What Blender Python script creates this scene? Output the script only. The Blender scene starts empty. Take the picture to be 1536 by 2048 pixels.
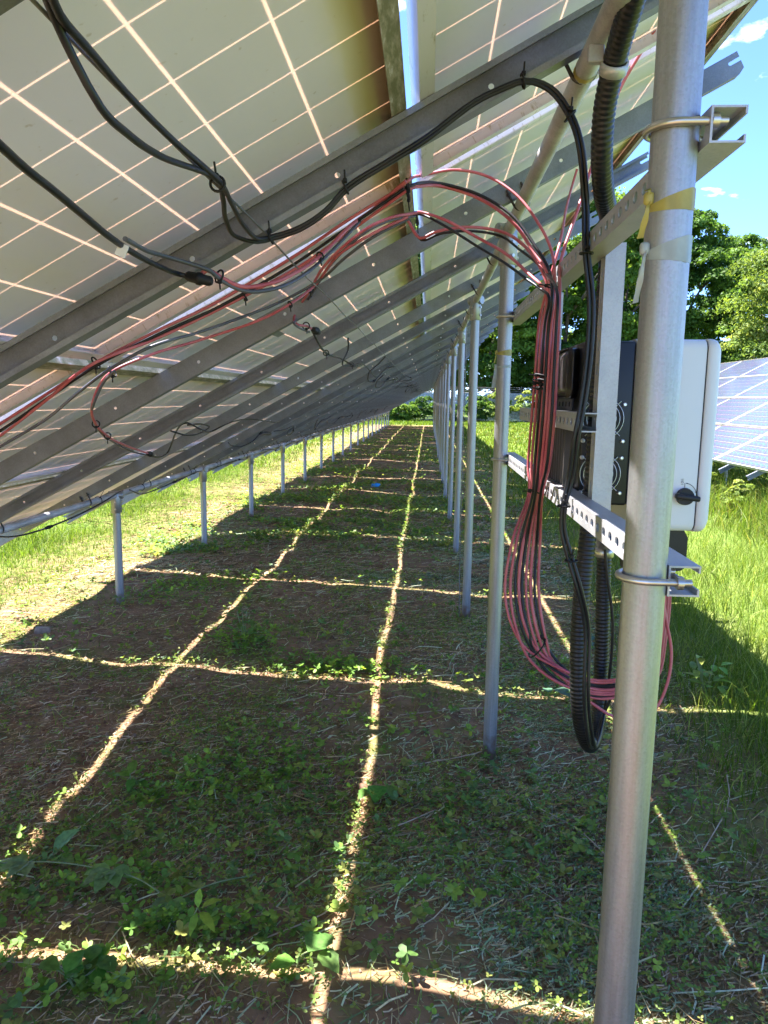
import bpy, bmesh, math, random
import numpy as np
from mathutils import Vector, Matrix
from mathutils.geometry import tessellate_polygon

# ---------------------------------------------------------------- camera
scene = bpy.context.scene
COL = scene.collection
CAM_H = 1.4695
F_PX, PITCH, YAW, ROLL = 1475.23, 0.15205, 0.05754, 0.01366      # focal length in px of a 1536x2048 frame
cy, sy, cp, sp = math.cos(YAW), math.sin(YAW), math.cos(PITCH), math.sin(PITCH)
FWD = Vector((-sy * cp, cy * cp, -sp)); RGT0 = Vector((cy, sy, 0)); UP0 = RGT0.cross(FWD)
RGT = RGT0 * math.cos(ROLL) + UP0 * math.sin(ROLL); UPV = UP0 * math.cos(ROLL) - RGT0 * math.sin(ROLL)
cam_data = bpy.data.cameras.new('camera'); cam = bpy.data.objects.new('camera', cam_data); COL.objects.link(cam)
cam_data.sensor_fit = 'VERTICAL'; cam_data.sensor_height = 36.0; cam_data.sensor_width = 27.0
cam_data.lens = F_PX / 2048 * 36.0; cam_data.clip_start = 0.05; cam_data.clip_end = 2000
M = Matrix.Identity(4)
for i in range(3):
    M[i][0], M[i][1], M[i][2] = RGT[i], UPV[i], -FWD[i]
M[2][3] = CAM_H
cam.matrix_world = M
scene.camera = cam

# ---------------------------------------------------------------- sky, sun, exposure
SUN_TO = Vector((-0.454, 0.25, 1.0)).normalized()                # direction towards the sun
world = bpy.data.worlds.new('World'); scene.world = world; world.use_nodes = True
nt = world.node_tree; nt.nodes.clear()
wo = nt.nodes.new('ShaderNodeOutputWorld'); bg = nt.nodes.new('ShaderNodeBackground')
sky = nt.nodes.new('ShaderNodeTexSky'); sky.sky_type = 'NISHITA'; sky.sun_disc = False
sky.sun_elevation = math.asin(SUN_TO.z); sky.sun_rotation = math.atan2(SUN_TO.x, SUN_TO.y)
sky.air_density = 0.55; sky.dust_density = 0.15; sky.ozone_density = 5.0
SKY_STRENGTH = 0.053
bg.inputs['Strength'].default_value = SKY_STRENGTH
# small fair-weather clouds over the whole dome
tc = nt.nodes.new('ShaderNodeTexCoord'); sep = nt.nodes.new('ShaderNodeSeparateXYZ')
nt.links.new(tc.outputs['Generated'], sep.inputs[0])
zadd = nt.nodes.new('ShaderNodeMath'); zadd.operation = 'ADD'; zadd.inputs[1].default_value = 0.12
nt.links.new(sep.outputs['Z'], zadd.inputs[0])
dx = nt.nodes.new('ShaderNodeMath'); dx.operation = 'DIVIDE'; dy = nt.nodes.new('ShaderNodeMath'); dy.operation = 'DIVIDE'
nt.links.new(sep.outputs['X'], dx.inputs[0]); nt.links.new(zadd.outputs[0], dx.inputs[1])
nt.links.new(sep.outputs['Y'], dy.inputs[0]); nt.links.new(zadd.outputs[0], dy.inputs[1])
comb = nt.nodes.new('ShaderNodeCombineXYZ')
nt.links.new(dx.outputs[0], comb.inputs[0]); nt.links.new(dy.outputs[0], comb.inputs[1])
cn = nt.nodes.new('ShaderNodeTexNoise'); cn.inputs['Scale'].default_value = 4.2; cn.inputs['Detail'].default_value = 6; cn.inputs['Roughness'].default_value = 0.55
cmap = nt.nodes.new('ShaderNodeMapping'); cmap.inputs['Location'].default_value = (0.0, 0.0, 0); nt.links.new(comb.outputs[0], cmap.inputs[0]); nt.links.new(cmap.outputs[0], cn.inputs['Vector'])
cr = nt.nodes.new('ShaderNodeValToRGB'); cr.color_ramp.elements[0].position = 0.60; cr.color_ramp.elements[1].position = 0.72
cr.color_ramp.elements[0].color = (0, 0, 0, 1); cr.color_ramp.elements[1].color = (0.9, 0.9, 0.9, 1)
nt.links.new(cn.outputs['Fac'], cr.inputs[0])
cmix = nt.nodes.new('ShaderNodeMixRGB'); cmix.inputs['Color2'].default_value = (7.5, 7.7, 8.0, 1)
nt.links.new(cr.outputs[0], cmix.inputs['Fac']); nt.links.new(sky.outputs[0], cmix.inputs['Color1'])
nt.links.new(cmix.outputs[0], bg.inputs['Color']); nt.links.new(bg.outputs[0], wo.inputs['Surface'])

sun_data = bpy.data.lights.new('sun', 'SUN'); sun_data.energy = 3.5; sun_data.angle = math.radians(0.53)
sun_data.color = (1.0, 0.885, 0.70)
sun = bpy.data.objects.new('sun', sun_data); COL.objects.link(sun)
sun.rotation_euler = SUN_TO.to_track_quat('Z', 'Y').to_euler()

scene.view_settings.view_transform = 'Standard'
scene.view_settings.look = 'None'
scene.view_settings.gamma = 1.0
scene.view_settings.exposure = 3.42
scene.view_settings.use_white_balance = True              # the phone's white balance, set for the blue open shade
scene.view_settings.white_balance_temperature = 5450
scene.view_settings.white_balance_tint = 20
scene.cycles.max_bounces = 10
scene.cycles.diffuse_bounces = 5
scene.cycles.transparent_max_bounces = 16
scene.cycles.use_denoising = True

# ---------------------------------------------------------------- helpers
rng = np.random.default_rng(7); random.seed(7)

def tag(o, label=None, cat=None, group=None, kind=None):
    if label: o['label'] = label
    if cat: o['category'] = cat
    if group: o['group'] = group
    if kind: o['kind'] = kind
    return o

def empty(name, loc=(0, 0, 0), rot=(0, 0, 0), parent=None):
    o = bpy.data.objects.new(name, None); COL.objects.link(o); o.empty_display_size = 0.05
    o.location = loc; o.rotation_euler = rot
    if parent: o.parent = parent
    return o

def link(name, me, parent=None, loc=None, rot=None):
    o = bpy.data.objects.new(name, me); COL.objects.link(o)
    if parent: o.parent = parent
    if loc is not None: o.location = loc
    if rot is not None: o.rotation_euler = rot
    return o

def copy_tree(o, parent=None):
    c = o.copy(); COL.objects.link(c); c.parent = parent
    for ch in list(o.children): copy_tree(ch, c)
    return c

ORD = ['first', 'second', 'third', 'fourth', 'fifth', 'sixth', 'seventh', 'eighth', 'ninth', 'tenth', 'eleventh', 'twelfth', 'thirteenth',
       'fourteenth', 'fifteenth', 'sixteenth', 'seventeenth', 'eighteenth', 'nineteenth', 'twentieth', 'twenty-first', 'twenty-second',
       'twenty-third', 'twenty-fourth', 'twenty-fifth', 'twenty-sixth', 'twenty-seventh', 'twenty-eighth', 'twenty-ninth', 'thirtieth',
       'thirty-first', 'thirty-second', 'thirty-third', 'thirty-fourth', 'thirty-fifth', 'thirty-sixth', 'thirty-seventh', 'thirty-eighth',
       'thirty-ninth', 'fortieth', 'forty-first', 'forty-second', 'forty-third', 'forty-fourth', 'forty-fifth', 'forty-sixth', 'forty-seventh', 'forty-eighth']

def in_view(p, m=0.0):
    d = Vector(p) - Vector((0, 0, CAM_H)); z = d.dot(FWD)
    if z < 0.1: return False
    x, y = d.dot(RGT) / z * F_PX, d.dot(UPV) / z * F_PX
    return abs(x) < 768 * (1 + m) and abs(y) < 1024 * (1 + m)

class MB:
    """collects shapes into one mesh"""
    def __init__(s): s.v = []; s.f = []; s.sm = []
    def add(s, vs, fs, smooth=False):
        n = len(s.v); s.v.extend([tuple(v) for v in vs]); s.f.extend([tuple(i + n for i in f) for f in fs]); s.sm.extend([smooth] * len(fs)); return s
    def box(s, x0, x1, y0, y1, z0, z1):
        v = [(x, y, z) for x in (x0, x1) for y in (y0, y1) for z in (z0, z1)]
        return s.add(v, [(0, 1, 3, 2), (4, 6, 7, 5), (0, 4, 5, 1), (2, 3, 7, 6), (0, 2, 6, 4), (1, 5, 7, 3)])
    def bbox(s, x0, x1, y0, y1, z0, z1, b=0.004, seg=2):
        bm = bmesh.new(); bmesh.ops.create_cube(bm, size=1)
        for v in bm.verts:
            v.co = Vector(((x0 + x1) / 2 + v.co.x * (x1 - x0), (y0 + y1) / 2 + v.co.y * (y1 - y0), (z0 + z1) / 2 + v.co.z * (z1 - z0)))
        bmesh.ops.bevel(bm, geom=bm.edges[:], offset=b, segments=seg, affect='EDGES', profile=0.5)
        bm.verts.ensure_lookup_table(); bm.verts.index_update()
        s.add([v.co.copy() for v in bm.verts], [[v.index for v in f.verts] for f in bm.faces], seg > 1); bm.free(); return s
    def tube(s, pts, r, n=10, cap=True, radii=None):
        pts = [Vector(p) for p in pts]; m = len(pts)
        t = [(pts[min(i + 1, m - 1)] - pts[max(i - 1, 0)]).normalized() for i in range(m)]
        ref = Vector((0, 0, 1)) if abs(t[0].z) < 0.9 else Vector((1, 0, 0))
        u = t[0].cross(ref).normalized(); vs = []
        for i in range(m):
            u = (u - t[i] * u.dot(t[i]))
            if u.length < 1e-6: u = t[i].orthogonal()
            u.normalize(); w = t[i].cross(u); rr = radii[i] if radii else r
            for k in range(n):
                a = 2 * math.pi * k / n; vs.append(pts[i] + (u * math.cos(a) + w * math.sin(a)) * rr)
        fs = [(i * n + k, i * n + (k + 1) % n, (i + 1) * n + (k + 1) % n, (i + 1) * n + k) for i in range(m - 1) for k in range(n)]
        s.add(vs, fs, True)
        if cap:
            s.add(vs[:n], [tuple(reversed(range(n)))]); s.add(vs[-n:], [tuple(range(n))])
        return s
    def cyl(s, a, b, r, n=12, cap=True, r2=None): return s.tube([a, b], r, n, cap, [r, r if r2 is None else r2])
    def ring(s, c, axis, R, r, n=24, m=8, a0=0, a1=2 * math.pi):
        axis = Vector(axis).normalized(); u = axis.orthogonal().normalized(); w = axis.cross(u); c = Vector(c)
        full = abs(a1 - a0) > 6.28; k = n if not full else n
        pts = [c + (u * math.cos(a0 + (a1 - a0) * i / k) + w * math.sin(a0 + (a1 - a0) * i / k)) * R for i in range(k + 1)]
        return s.tube(pts, r, m, not full)
    def plate(s, outer, holes, th, fn):
        """flat plate with holes: outline in 2-D, thickness th, fn(u, v, w) -> xyz"""
        polys = [outer] + holes
        tri = tessellate_polygon([[Vector((p[0], p[1], 0)) for p in q] for q in polys])
        flat = [p for q in polys for p in q]; n = len(flat)
        vs = [fn(p[0], p[1], 0) for p in flat] + [fn(p[0], p[1], th) for p in flat]
        fs = [tuple(t) for t in tri] + [tuple(n + i for i in reversed(t)) for t in tri]
        k = 0
        for q in polys:
            m = len(q)
            for i in range(m): a, b = k + i, k + (i + 1) % m; fs.append((a, b, n + b, n + a))
            k += m
        return s.add(vs, fs)
    def mesh(s, name, mat):
        me = bpy.data.meshes.new(name); me.from_pydata(s.v, [], s.f); me.update()
        me.polygons.foreach_set('use_smooth', s.sm); bm = bmesh.new(); bm.from_mesh(me)
        bmesh.ops.recalc_face_normals(bm, faces=bm.faces); bm.to_mesh(me); bm.free()
        if mat: me.materials.append(mat)
        return me
    def build(s, name, mat, parent=None, loc=None, rot=None): return link(name, s.mesh(name, mat), parent, loc, rot)

def smooth_path(pts, step=0.012):
    P = [Vector(p) for p in pts]; P = [P[0] * 2 - P[1]] + P + [P[-1] * 2 - P[-2]]; out = []
    for i in range(1, len(P) - 2):
        a, b, c, d = P[i - 1:i + 3]; n = max(2, int((c - b).length / step))
        # centripetal Catmull-Rom
        t0 = 0; t1 = t0 + max(1e-4, (b - a).length ** .5); t2 = t1 + max(1e-4, (c - b).length ** .5); t3 = t2 + max(1e-4, (d - c).length ** .5)
        for k in range(n):
            t = t1 + (t2 - t1) * k / n
            A1 = a * ((t1 - t) / (t1 - t0)) + b * ((t - t0) / (t1 - t0)); A2 = b * ((t2 - t) / (t2 - t1)) + c * ((t - t1) / (t2 - t1)); A3 = c * ((t3 - t) / (t3 - t2)) + d * ((t - t2) / (t3 - t2))
            B1 = A1 * ((t2 - t) / (t2 - t0)) + A2 * ((t - t0) / (t2 - t0)); B2 = A2 * ((t3 - t) / (t3 - t1)) + A3 * ((t - t1) / (t3 - t1))
            out.append(B1 * ((t2 - t) / (t2 - t1)) + B2 * ((t - t1) / (t2 - t1)))
    out.append(P[-2]); return out

# ---------------------------------------------------------------- materials
def mat(name):
    m = bpy.data.materials.new(name); m.use_nodes = True; n = m.node_tree; n.nodes.clear()
    o = n.nodes.new('ShaderNodeOutputMaterial'); return m, n, o

def nd(n, t, **kw):
    x = n.nodes.new(t)
    for k, v in kw.items():
        if k in x.inputs: x.inputs[k].default_value = v
        else: setattr(x, k, v)
    return x

def noise_col(n, scale, c1, c2, lo=0.35, hi=0.65, detail=5, coord='Object', stretch=None):
    t = nd(n, 'ShaderNodeTexCoord'); z = nd(n, 'ShaderNodeTexNoise', Scale=scale, Detail=detail)
    src = t.outputs[coord]
    if stretch:
        mp = nd(n, 'ShaderNodeMapping'); mp.inputs['Scale'].default_value = stretch; n.links.new(src, mp.inputs[0]); src = mp.outputs[0]
    n.links.new(src, z.inputs['Vector'])
    r = nd(n, 'ShaderNodeValToRGB'); e = r.color_ramp.elements; e[0].position, e[1].position = lo, hi; e[0].color, e[1].color = (*c1, 1), (*c2, 1)
    n.links.new(z.outputs['Fac'], r.inputs[0]); return r.outputs[0], z

def simple(name, c1, c2=None, rough=0.5, metal=0.0, scale=20, bump=0.0, bscale=60, stretch=None, lo=0.35, hi=0.65, coat=0, spec=0.5):
    m, n, o = mat(name); b = nd(n, 'ShaderNodeBsdfPrincipled', Roughness=rough, Metallic=metal)
    b.inputs['Specular IOR Level'].default_value = spec
    if coat: b.inputs['Coat Weight'].default_value = coat
    col, z = noise_col(n, scale, c1, c2 or c1, lo, hi, stretch=stretch); n.links.new(col, b.inputs['Base Color'])
    if bump:
        t = nd(n, 'ShaderNodeTexCoord'); q = nd(n, 'ShaderNodeTexNoise', Scale=bscale, Detail=4); n.links.new(t.outputs['Object'], q.inputs['Vector'])
        k = nd(n, 'ShaderNodeBump', Strength=bump, Distance=0.004); n.links.new(q.outputs['Fac'], k.inputs['Height']); n.links.new(k.outputs[0], b.inputs['Normal'])
    n.links.new(b.outputs[0], o.inputs[0]); return m

def galvanised(name, base, dark, rough=0.42, metal=0.75, streak=True, mud=False):
    m, n, o = mat(name); b = nd(n, 'ShaderNodeBsdfPrincipled', Metallic=metal)
    t = nd(n, 'ShaderNodeTexCoord')
    v = nd(n, 'ShaderNodeTexVoronoi', Scale=320.0); n.links.new(t.outputs['Object'], v.inputs['Vector'])
    z = nd(n, 'ShaderNodeTexNoise', Scale=7.0, Detail=7, Roughness=0.65)
    mp = nd(n, 'ShaderNodeMapping'); mp.inputs['Scale'].default_value = (9, 9, 0.5) if streak else (1, 1, 1)
    n.links.new(t.outputs['Object'], mp.inputs[0]); n.links.new(mp.outputs[0], z.inputs['Vector'])
    r = nd(n, 'ShaderNodeValToRGB'); e = r.color_ramp.elements; e[0].position, e[1].position = 0.3, 0.7; e[0].color, e[1].color = (*dark, 1), (*base, 1)
    n.links.new(z.outputs['Fac'], r.inputs[0])
    mx = nd(n, 'ShaderNodeMixRGB', blend_type='MULTIPLY', Fac=0.16); n.links.new(r.outputs[0], mx.inputs[1]); n.links.new(v.outputs['Color'], mx.inputs[2])
    bw = nd(n, 'ShaderNodeHueSaturation', Saturation=0.25); n.links.new(mx.outputs[0], bw.inputs['Color'])
    src = bw.outputs[0]
    if mud:
        sz = nd(n, 'ShaderNodeSeparateXYZ'); n.links.new(t.outputs['Object'], sz.inputs[0]); mz = nd(n, 'ShaderNodeTexNoise', Scale=28.0, Detail=5); n.links.new(t.outputs['Object'], mz.inputs['Vector'])
        ad = nd(n, 'ShaderNodeMath', operation='MULTIPLY_ADD'); ad.inputs[1].default_value = -0.22; n.links.new(mz.outputs['Fac'], ad.inputs[0]); n.links.new(sz.outputs['Z'], ad.inputs[2])
        mr = nd(n, 'ShaderNodeMapRange'); mr.inputs['From Min'].default_value = -0.02; mr.inputs['From Max'].default_value = -0.10; n.links.new(ad.outputs[0], mr.inputs['Value'])
        mm = nd(n, 'ShaderNodeMixRGB'); mm.inputs[2].default_value = (0.20, 0.13, 0.085, 1); n.links.new(mr.outputs[0], mm.inputs[0]); n.links.new(src, mm.inputs[1]); src = mm.outputs[0]
    n.links.new(src, b.inputs['Base Color'])
    rr = nd(n, 'ShaderNodeMapRange'); rr.inputs['To Min'].default_value = rough - 0.1; rr.inputs['To Max'].default_value = rough + 0.14
    n.links.new(z.outputs['Fac'], rr.inputs['Value']); n.links.new(rr.outputs[0], b.inputs['Roughness'])
    k = nd(n, 'ShaderNodeBump', Strength=0.06, Distance=0.001); n.links.new(v.outputs['Distance'], k.inputs['Height']); n.links.new(k.outputs[0], b.inputs['Normal'])
    n.links.new(b.outputs[0], o.inputs[0]); return m

MT = {}
MT['post'] = galvanised('galvanised_pipe', (0.38, 0.395, 0.405), (0.25, 0.26, 0.265), 0.42, 0.75, True, True)
MT['pipe'] = galvanised('weathered_pipe', (0.55, 0.54, 0.50), (0.30, 0.27, 0.20), 0.55, 0.45, False)
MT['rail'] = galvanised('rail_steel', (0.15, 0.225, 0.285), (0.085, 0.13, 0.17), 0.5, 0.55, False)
MT['strut'] = galvanised('strut_steel', (0.46, 0.46, 0.46), (0.33, 0.33, 0.325), 0.45, 0.5, False)
MT['bolt'] = simple('zinc_bolt', (0.55, 0.53, 0.48), (0.40, 0.38, 0.34), 0.35, 0.9)
MT['dark_bolt'] = simple('dark_bolt', (0.03, 0.03, 0.03), (0.06, 0.055, 0.05), 0.5, 0.5)
MT['red'] = simple('red_cable', (0.37, 0.065, 0.075), (0.46, 0.13, 0.14), 0.5, scale=14)
MT['red_far'] = MT['red']
MT['black'] = simple('black_cable', (0.007, 0.007, 0.009), (0.014, 0.014, 0.017), 0.42, scale=9, spec=0.35)
MT['grey_cable'] = simple('grey_cable', (0.05, 0.05, 0.058), (0.10, 0.10, 0.115), 0.45, scale=9)
MT['conduit'] = simple('black_conduit', (0.005, 0.005, 0.007), (0.011, 0.011, 0.013), 0.40, scale=12, spec=0.4)
MT['wire'] = simple('steel_wire', (0.12, 0.12, 0.11), (0.22, 0.21, 0.2), 0.5, 0.5)
MT['tie'] = simple('black_tie', (0.005, 0.005, 0.006), (0.012, 0.012, 0.012), 0.6, spec=0.3)
MT['white'] = simple('white_enamel', (0.52, 0.525, 0.53), (0.57, 0.575, 0.58), 0.45, scale=3, bump=0.02, bscale=200)
MT['seam'] = simple('dark_seal', (0.02, 0.02, 0.022), None, 0.7)
MT['black_metal'] = simple('black_metal', (0.006, 0.006, 0.008), (0.013, 0.013, 0.015), 0.42, scale=6, spec=0.35)
MT['shroud'] = simple('dark_shroud', (0.022, 0.019, 0.019), (0.04, 0.035, 0.034), 0.36, scale=5, stretch=(1, 1, 0.2))
MT['fins'] = simple('heat_sink_fins', (0.07, 0.065, 0.055), (0.14, 0.13, 0.11), 0.5, 0.5, scale=5)
MT['screw'] = simple('bright_screw', (0.75, 0.75, 0.75), (0.6, 0.6, 0.6), 0.3, 0.8)
MT['guard'] = simple('fan_guard_wire', (0.5, 0.5, 0.5), (0.35, 0.35, 0.35), 0.3, 0.9)
MT['knob'] = simple('black_knob', (0.006, 0.006, 0.007), (0.013, 0.013, 0.014), 0.5, spec=0.35)
MT['ink'] = simple('black_ink', (0.03, 0.03, 0.04), None, 0.7)
MT['blue'] = simple('blue_plastic', (0.02, 0.22, 0.55), (0.03, 0.32, 0.65), 0.4)
MT['stone'] = simple('field_stone', (0.20, 0.15, 0.11), (0.30, 0.24, 0.18), 0.85, scale=30, bump=0.4)
MT['bark'] = simple('bark', (0.09, 0.065, 0.045), (0.18, 0.14, 0.1), 0.9, scale=9, bump=0.6, bscale=20, stretch=(3, 3, 0.5))
MT['straw_stick'] = simple('dry_stem', (0.30, 0.22, 0.13), (0.46, 0.37, 0.24), 0.8, scale=12)

def film(name, col, trans, rough=0.35):
    m, n, o = mat(name); c, z = noise_col(n, 40, tuple(x * 0.8 for x in col), col)
    d = nd(n, 'ShaderNodeBsdfPrincipled', Roughness=rough); n.links.new(c, d.inputs['Base Color'])
    t = nd(n, 'ShaderNodeBsdfTranslucent'); n.links.new(c, t.inputs['Color'])
    mx = nd(n, 'ShaderNodeMixShader', Fac=trans); n.links.new(d.outputs[0], mx.inputs[1]); n.links.new(t.outputs[0], mx.inputs[2])
    n.links.new(mx.outputs[0], o.inputs[0]); return m
MT['yellow_tape'] = film('yellow_tape', (0.55, 0.47, 0.10), 0.45)
MT['clear_tape'] = film('clear_tape', (0.42, 0.47, 0.43), 0.3)
MT['white_film'] = film('white_film', (0.8, 0.81, 0.8), 0.4)

# panel materials
def backsheet():
    m, n, o = mat('white_backsheet'); t = nd(n, 'ShaderNodeTexCoord')
    s = nd(n, 'ShaderNodeSeparateXYZ'); n.links.new(t.outputs['Object'], s.inputs[0])
    z = nd(n, 'ShaderNodeTexNoise', Scale=2.5, Detail=5); n.links.new(t.outputs['Object'], z.inputs['Vector'])
    z2 = nd(n, 'ShaderNodeTexNoise', Scale=9.0, Detail=5); mp = nd(n, 'ShaderNodeMapping'); mp.inputs['Scale'].default_value = (1, 0.25, 1)
    n.links.new(t.outputs['Object'], mp.inputs[0]); n.links.new(mp.outputs[0], z2.inputs['Vector'])
    # algae that grew along the upper edge (local x near the panel's upper side) and a brown tide line
    w = nd(n, 'ShaderNodeMath', operation='MULTIPLY_ADD'); w.inputs[1].default_value = 0.05; n.links.new(z2.outputs['Fac'], w.inputs[0]); n.links.new(s.outputs['X'], w.inputs[2])
    r = nd(n, 'ShaderNodeValToRGB'); e = r.color_ramp.elements
    e[0].position = 0.0; e[0].color = (0.80, 0.82, 0.99, 1)
    mr = nd(n, 'ShaderNodeMapRange'); mr.inputs['From Min'].default_value = 0.868; mr.inputs['From Max'].default_value = 1.03
    n.links.new(w.outputs[0], mr.inputs['Value']); n.links.new(mr.outputs[0], r.inputs[0])
    e[1].position = 1.0; e[1].color = (0.40, 0.33, 0.25, 1)
    for p, c in ((0.22, (0.78, 0.80, 0.93, 1)), (0.48, (0.58, 0.56, 0.32, 1)), (0.68, (0.50, 0.44, 0.28, 1)), (0.84, (0.40, 0.34, 0.25, 1))):
        q = e.new(p); q.color = c
    mx = nd(n, 'ShaderNodeMixRGB', blend_type='MULTIPLY', Fac=1.0)
    r2 = nd(n, 'ShaderNodeValToRGB'); r2.color_ramp.elements[0].color = (0.94, 0.94, 0.93, 1); r2.color_ramp.elements[1].color = (1, 1, 1, 1); r2.color_ramp.elements[0].position = 0.3; r2.color_ramp.elements[1].position = 0.6
    n.links.new(z.outputs['Fac'], r2.inputs[0]); n.links.new(r.outputs[0], mx.inputs[1]); n.links.new(r2.outputs[0], mx.inputs[2])
    z3 = nd(n, 'ShaderNodeTexNoise', Scale=55.0, Detail=2); n.links.new(t.outputs['Object'], z3.inputs['Vector'])
    r3 = nd(n, 'ShaderNodeValToRGB'); r3.color_ramp.elements[0].position, r3.color_ramp.elements[1].position = 0.70, 0.78; r3.color_ramp.elements[0].color = (1, 1, 1, 1); r3.color_ramp.elements[1].color = (0.55, 0.5, 0.42, 1); n.links.new(z3.outputs['Fac'], r3.inputs[0])
    mx3 = nd(n, 'ShaderNodeMixRGB', blend_type='MULTIPLY', Fac=0.7); n.links.new(mx.outputs[0], mx3.inputs[1]); n.links.new(r3.outputs[0], mx3.inputs[2])
    d = nd(n, 'ShaderNodeBsdfPrincipled', Roughness=0.38); n.links.new(mx3.outputs[0], d.inputs['Base Color'])
    tr = nd(n, 'ShaderNodeBsdfTranslucent', Color=(1.0, 0.76, 0.55, 1))
    ms = nd(n, 'ShaderNodeMixShader', Fac=0.27); n.links.new(d.outputs[0], ms.inputs[1]); n.links.new(tr.outputs[0], ms.inputs[2])
    n.links.new(ms.outputs[0], o.inputs[0]); return m
MT['backsheet'] = backsheet()

def frame_mat():
    m, n, o = mat('aluminium_frame'); t = nd(n, 'ShaderNodeTexCoord'); s = nd(n, 'ShaderNodeSeparateXYZ'); n.links.new(t.outputs['Object'], s.inputs[0])
    z = nd(n, 'ShaderNodeTexNoise', Scale=26.0, Detail=8, Roughness=0.7); mp = nd(n, 'ShaderNodeMapping'); mp.inputs['Rotation'].default_value = (0, 0, 0.9); mp.inputs['Scale'].default_value = (3.0, 0.6, 1)
    n.links.new(t.outputs['Object'], mp.inputs[0]); n.links.new(mp.outputs[0], z.inputs['Vector'])
    # grime: heavy on the upper long side, a little elsewhere
    up = nd(n, 'ShaderNodeMapRange'); up.inputs['From Min'].default_value = 0.90; up.inputs['From Max'].default_value = 0.96; up.inputs['To Min'].default_value = -0.12; up.inputs['To Max'].default_value = 0.16
    n.links.new(s.outputs['X'], up.inputs['Value'])
    a = nd(n, 'ShaderNodeMath', operation='ADD'); n.links.new(z.outputs['Fac'], a.inputs[0]); n.links.new(up.outputs[0], a.inputs[1])
    r = nd(n, 'ShaderNodeValToRGB'); e = r.color_ramp.elements; e[0].position, e[0].color = 0.45, (0.62, 0.61, 0.62, 1); e[1].position, e[1].color = 0.72, (0.17, 0.17, 0.08, 1)
    q = e.new(0.56); q.color = (0.36, 0.33, 0.24, 1)
    n.links.new(a.outputs[0], r.inputs[0])
    b = nd(n, 'ShaderNodeBsdfPrincipled', Metallic=0.35, Roughness=0.5); n.links.new(r.outputs[0], b.inputs['Base Color']); n.links.new(b.outputs[0], o.inputs[0]); return m
MT['frame'] = frame_mat()

def cell_mat():
    m, n, o = mat('polycrystalline_cell'); t = nd(n, 'ShaderNodeTexCoord')
    v = nd(n, 'ShaderNodeTexVoronoi', Scale=55.0); n.links.new(t.outputs['Object'], v.inputs['Vector'])
    hs = nd(n, 'ShaderNodeMixRGB', blend_type='MIX', Fac=0.12); hs.inputs[1].default_value = (0.012, 0.024, 0.072, 1); n.links.new(v.outputs['Color'], hs.inputs[2])
    b = nd(n, 'ShaderNodeBsdfPrincipled', Roughness=0.35); n.links.new(hs.outputs[0], b.inputs['Base Color']); n.links.new(b.outputs[0], o.inputs[0]); return m
MT['cell'] = cell_mat()
MT['ribbon'] = simple('tin_ribbon', (0.6, 0.6, 0.6), None, 0.4, 0.8)

def glass_mat():
    m, n, o = mat('panel_glass'); f = nd(n, 'ShaderNodeFresnel', IOR=1.45); t = nd(n, 'ShaderNodeBsdfTransparent', Color=(0.96, 0.97, 0.97, 1)); g = nd(n, 'ShaderNodeBsdfGlossy', Roughness=0.09)
    k = nd(n, 'ShaderNodeMixShader'); n.links.new(f.outputs[0], k.inputs[0]); n.links.new(t.outputs[0], k.inputs[1]); n.links.new(g.outputs[0], k.inputs[2]); n.links.new(k.outputs[0], o.inputs[0]); return m
MT['glass'] = glass_mat()

def leaf_mat(name, trans=0.45, rough=0.5, tint=(1.55, 1.35, 0.5), spec=0.16):
    """plant matter, colour from the per-leaf attribute 'tint'"""
    m, n, o = mat(name); a = nd(n, 'ShaderNodeAttribute', attribute_name='tint')
    tcx = nd(n, 'ShaderNodeTexCoord'); nz = nd(n, 'ShaderNodeTexNoise', Scale=70.0, Detail=3); n.links.new(tcx.outputs['Object'], nz.inputs['Vector'])
    nr = nd(n, 'ShaderNodeMapRange'); nr.inputs['From Min'].default_value = 0.3; nr.inputs['From Max'].default_value = 0.7; nr.inputs['To Min'].default_value = 0.72; nr.inputs['To Max'].default_value = 1.2; n.links.new(nz.outputs['Fac'], nr.inputs['Value'])
    va = nd(n, 'ShaderNodeVectorMath', operation='SCALE'); n.links.new(a.outputs['Color'], va.inputs[0]); n.links.new(nr.outputs[0], va.inputs['Scale'])
    d = nd(n, 'ShaderNodeBsdfPrincipled', Roughness=rough); d.inputs['Specular IOR Level'].default_value = spec; n.links.new(va.outputs[0], d.inputs['Base Color'])
    mu = nd(n, 'ShaderNodeMixRGB', blend_type='MULTIPLY', Fac=1.0); mu.inputs[2].default_value = (*tint, 1); n.links.new(va.outputs[0], mu.inputs[1])
    t = nd(n, 'ShaderNodeBsdfTranslucent'); n.links.new(mu.outputs[0], t.inputs['Color'])
    k = nd(n, 'ShaderNodeMixShader', Fac=trans); n.links.new(d.outputs[0], k.inputs[1]); n.links.new(t.outputs[0], k.inputs[2]); n.links.new(k.outputs[0], o.inputs[0]); return m
MT['leaf'] = leaf_mat('leaf'); MT['litter'] = leaf_mat('dry_litter', 0.12, 0.75, (1, 1, 1), 0.04); MT['grass'] = leaf_mat('grass_blade', 0.42, 0.5, (1.3, 1.25, 0.4), 0.12)
MT['tree_leaf'] = leaf_mat('tree_leaf', 0.48, 0.55, (1.35, 1.25, 0.5))

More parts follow.
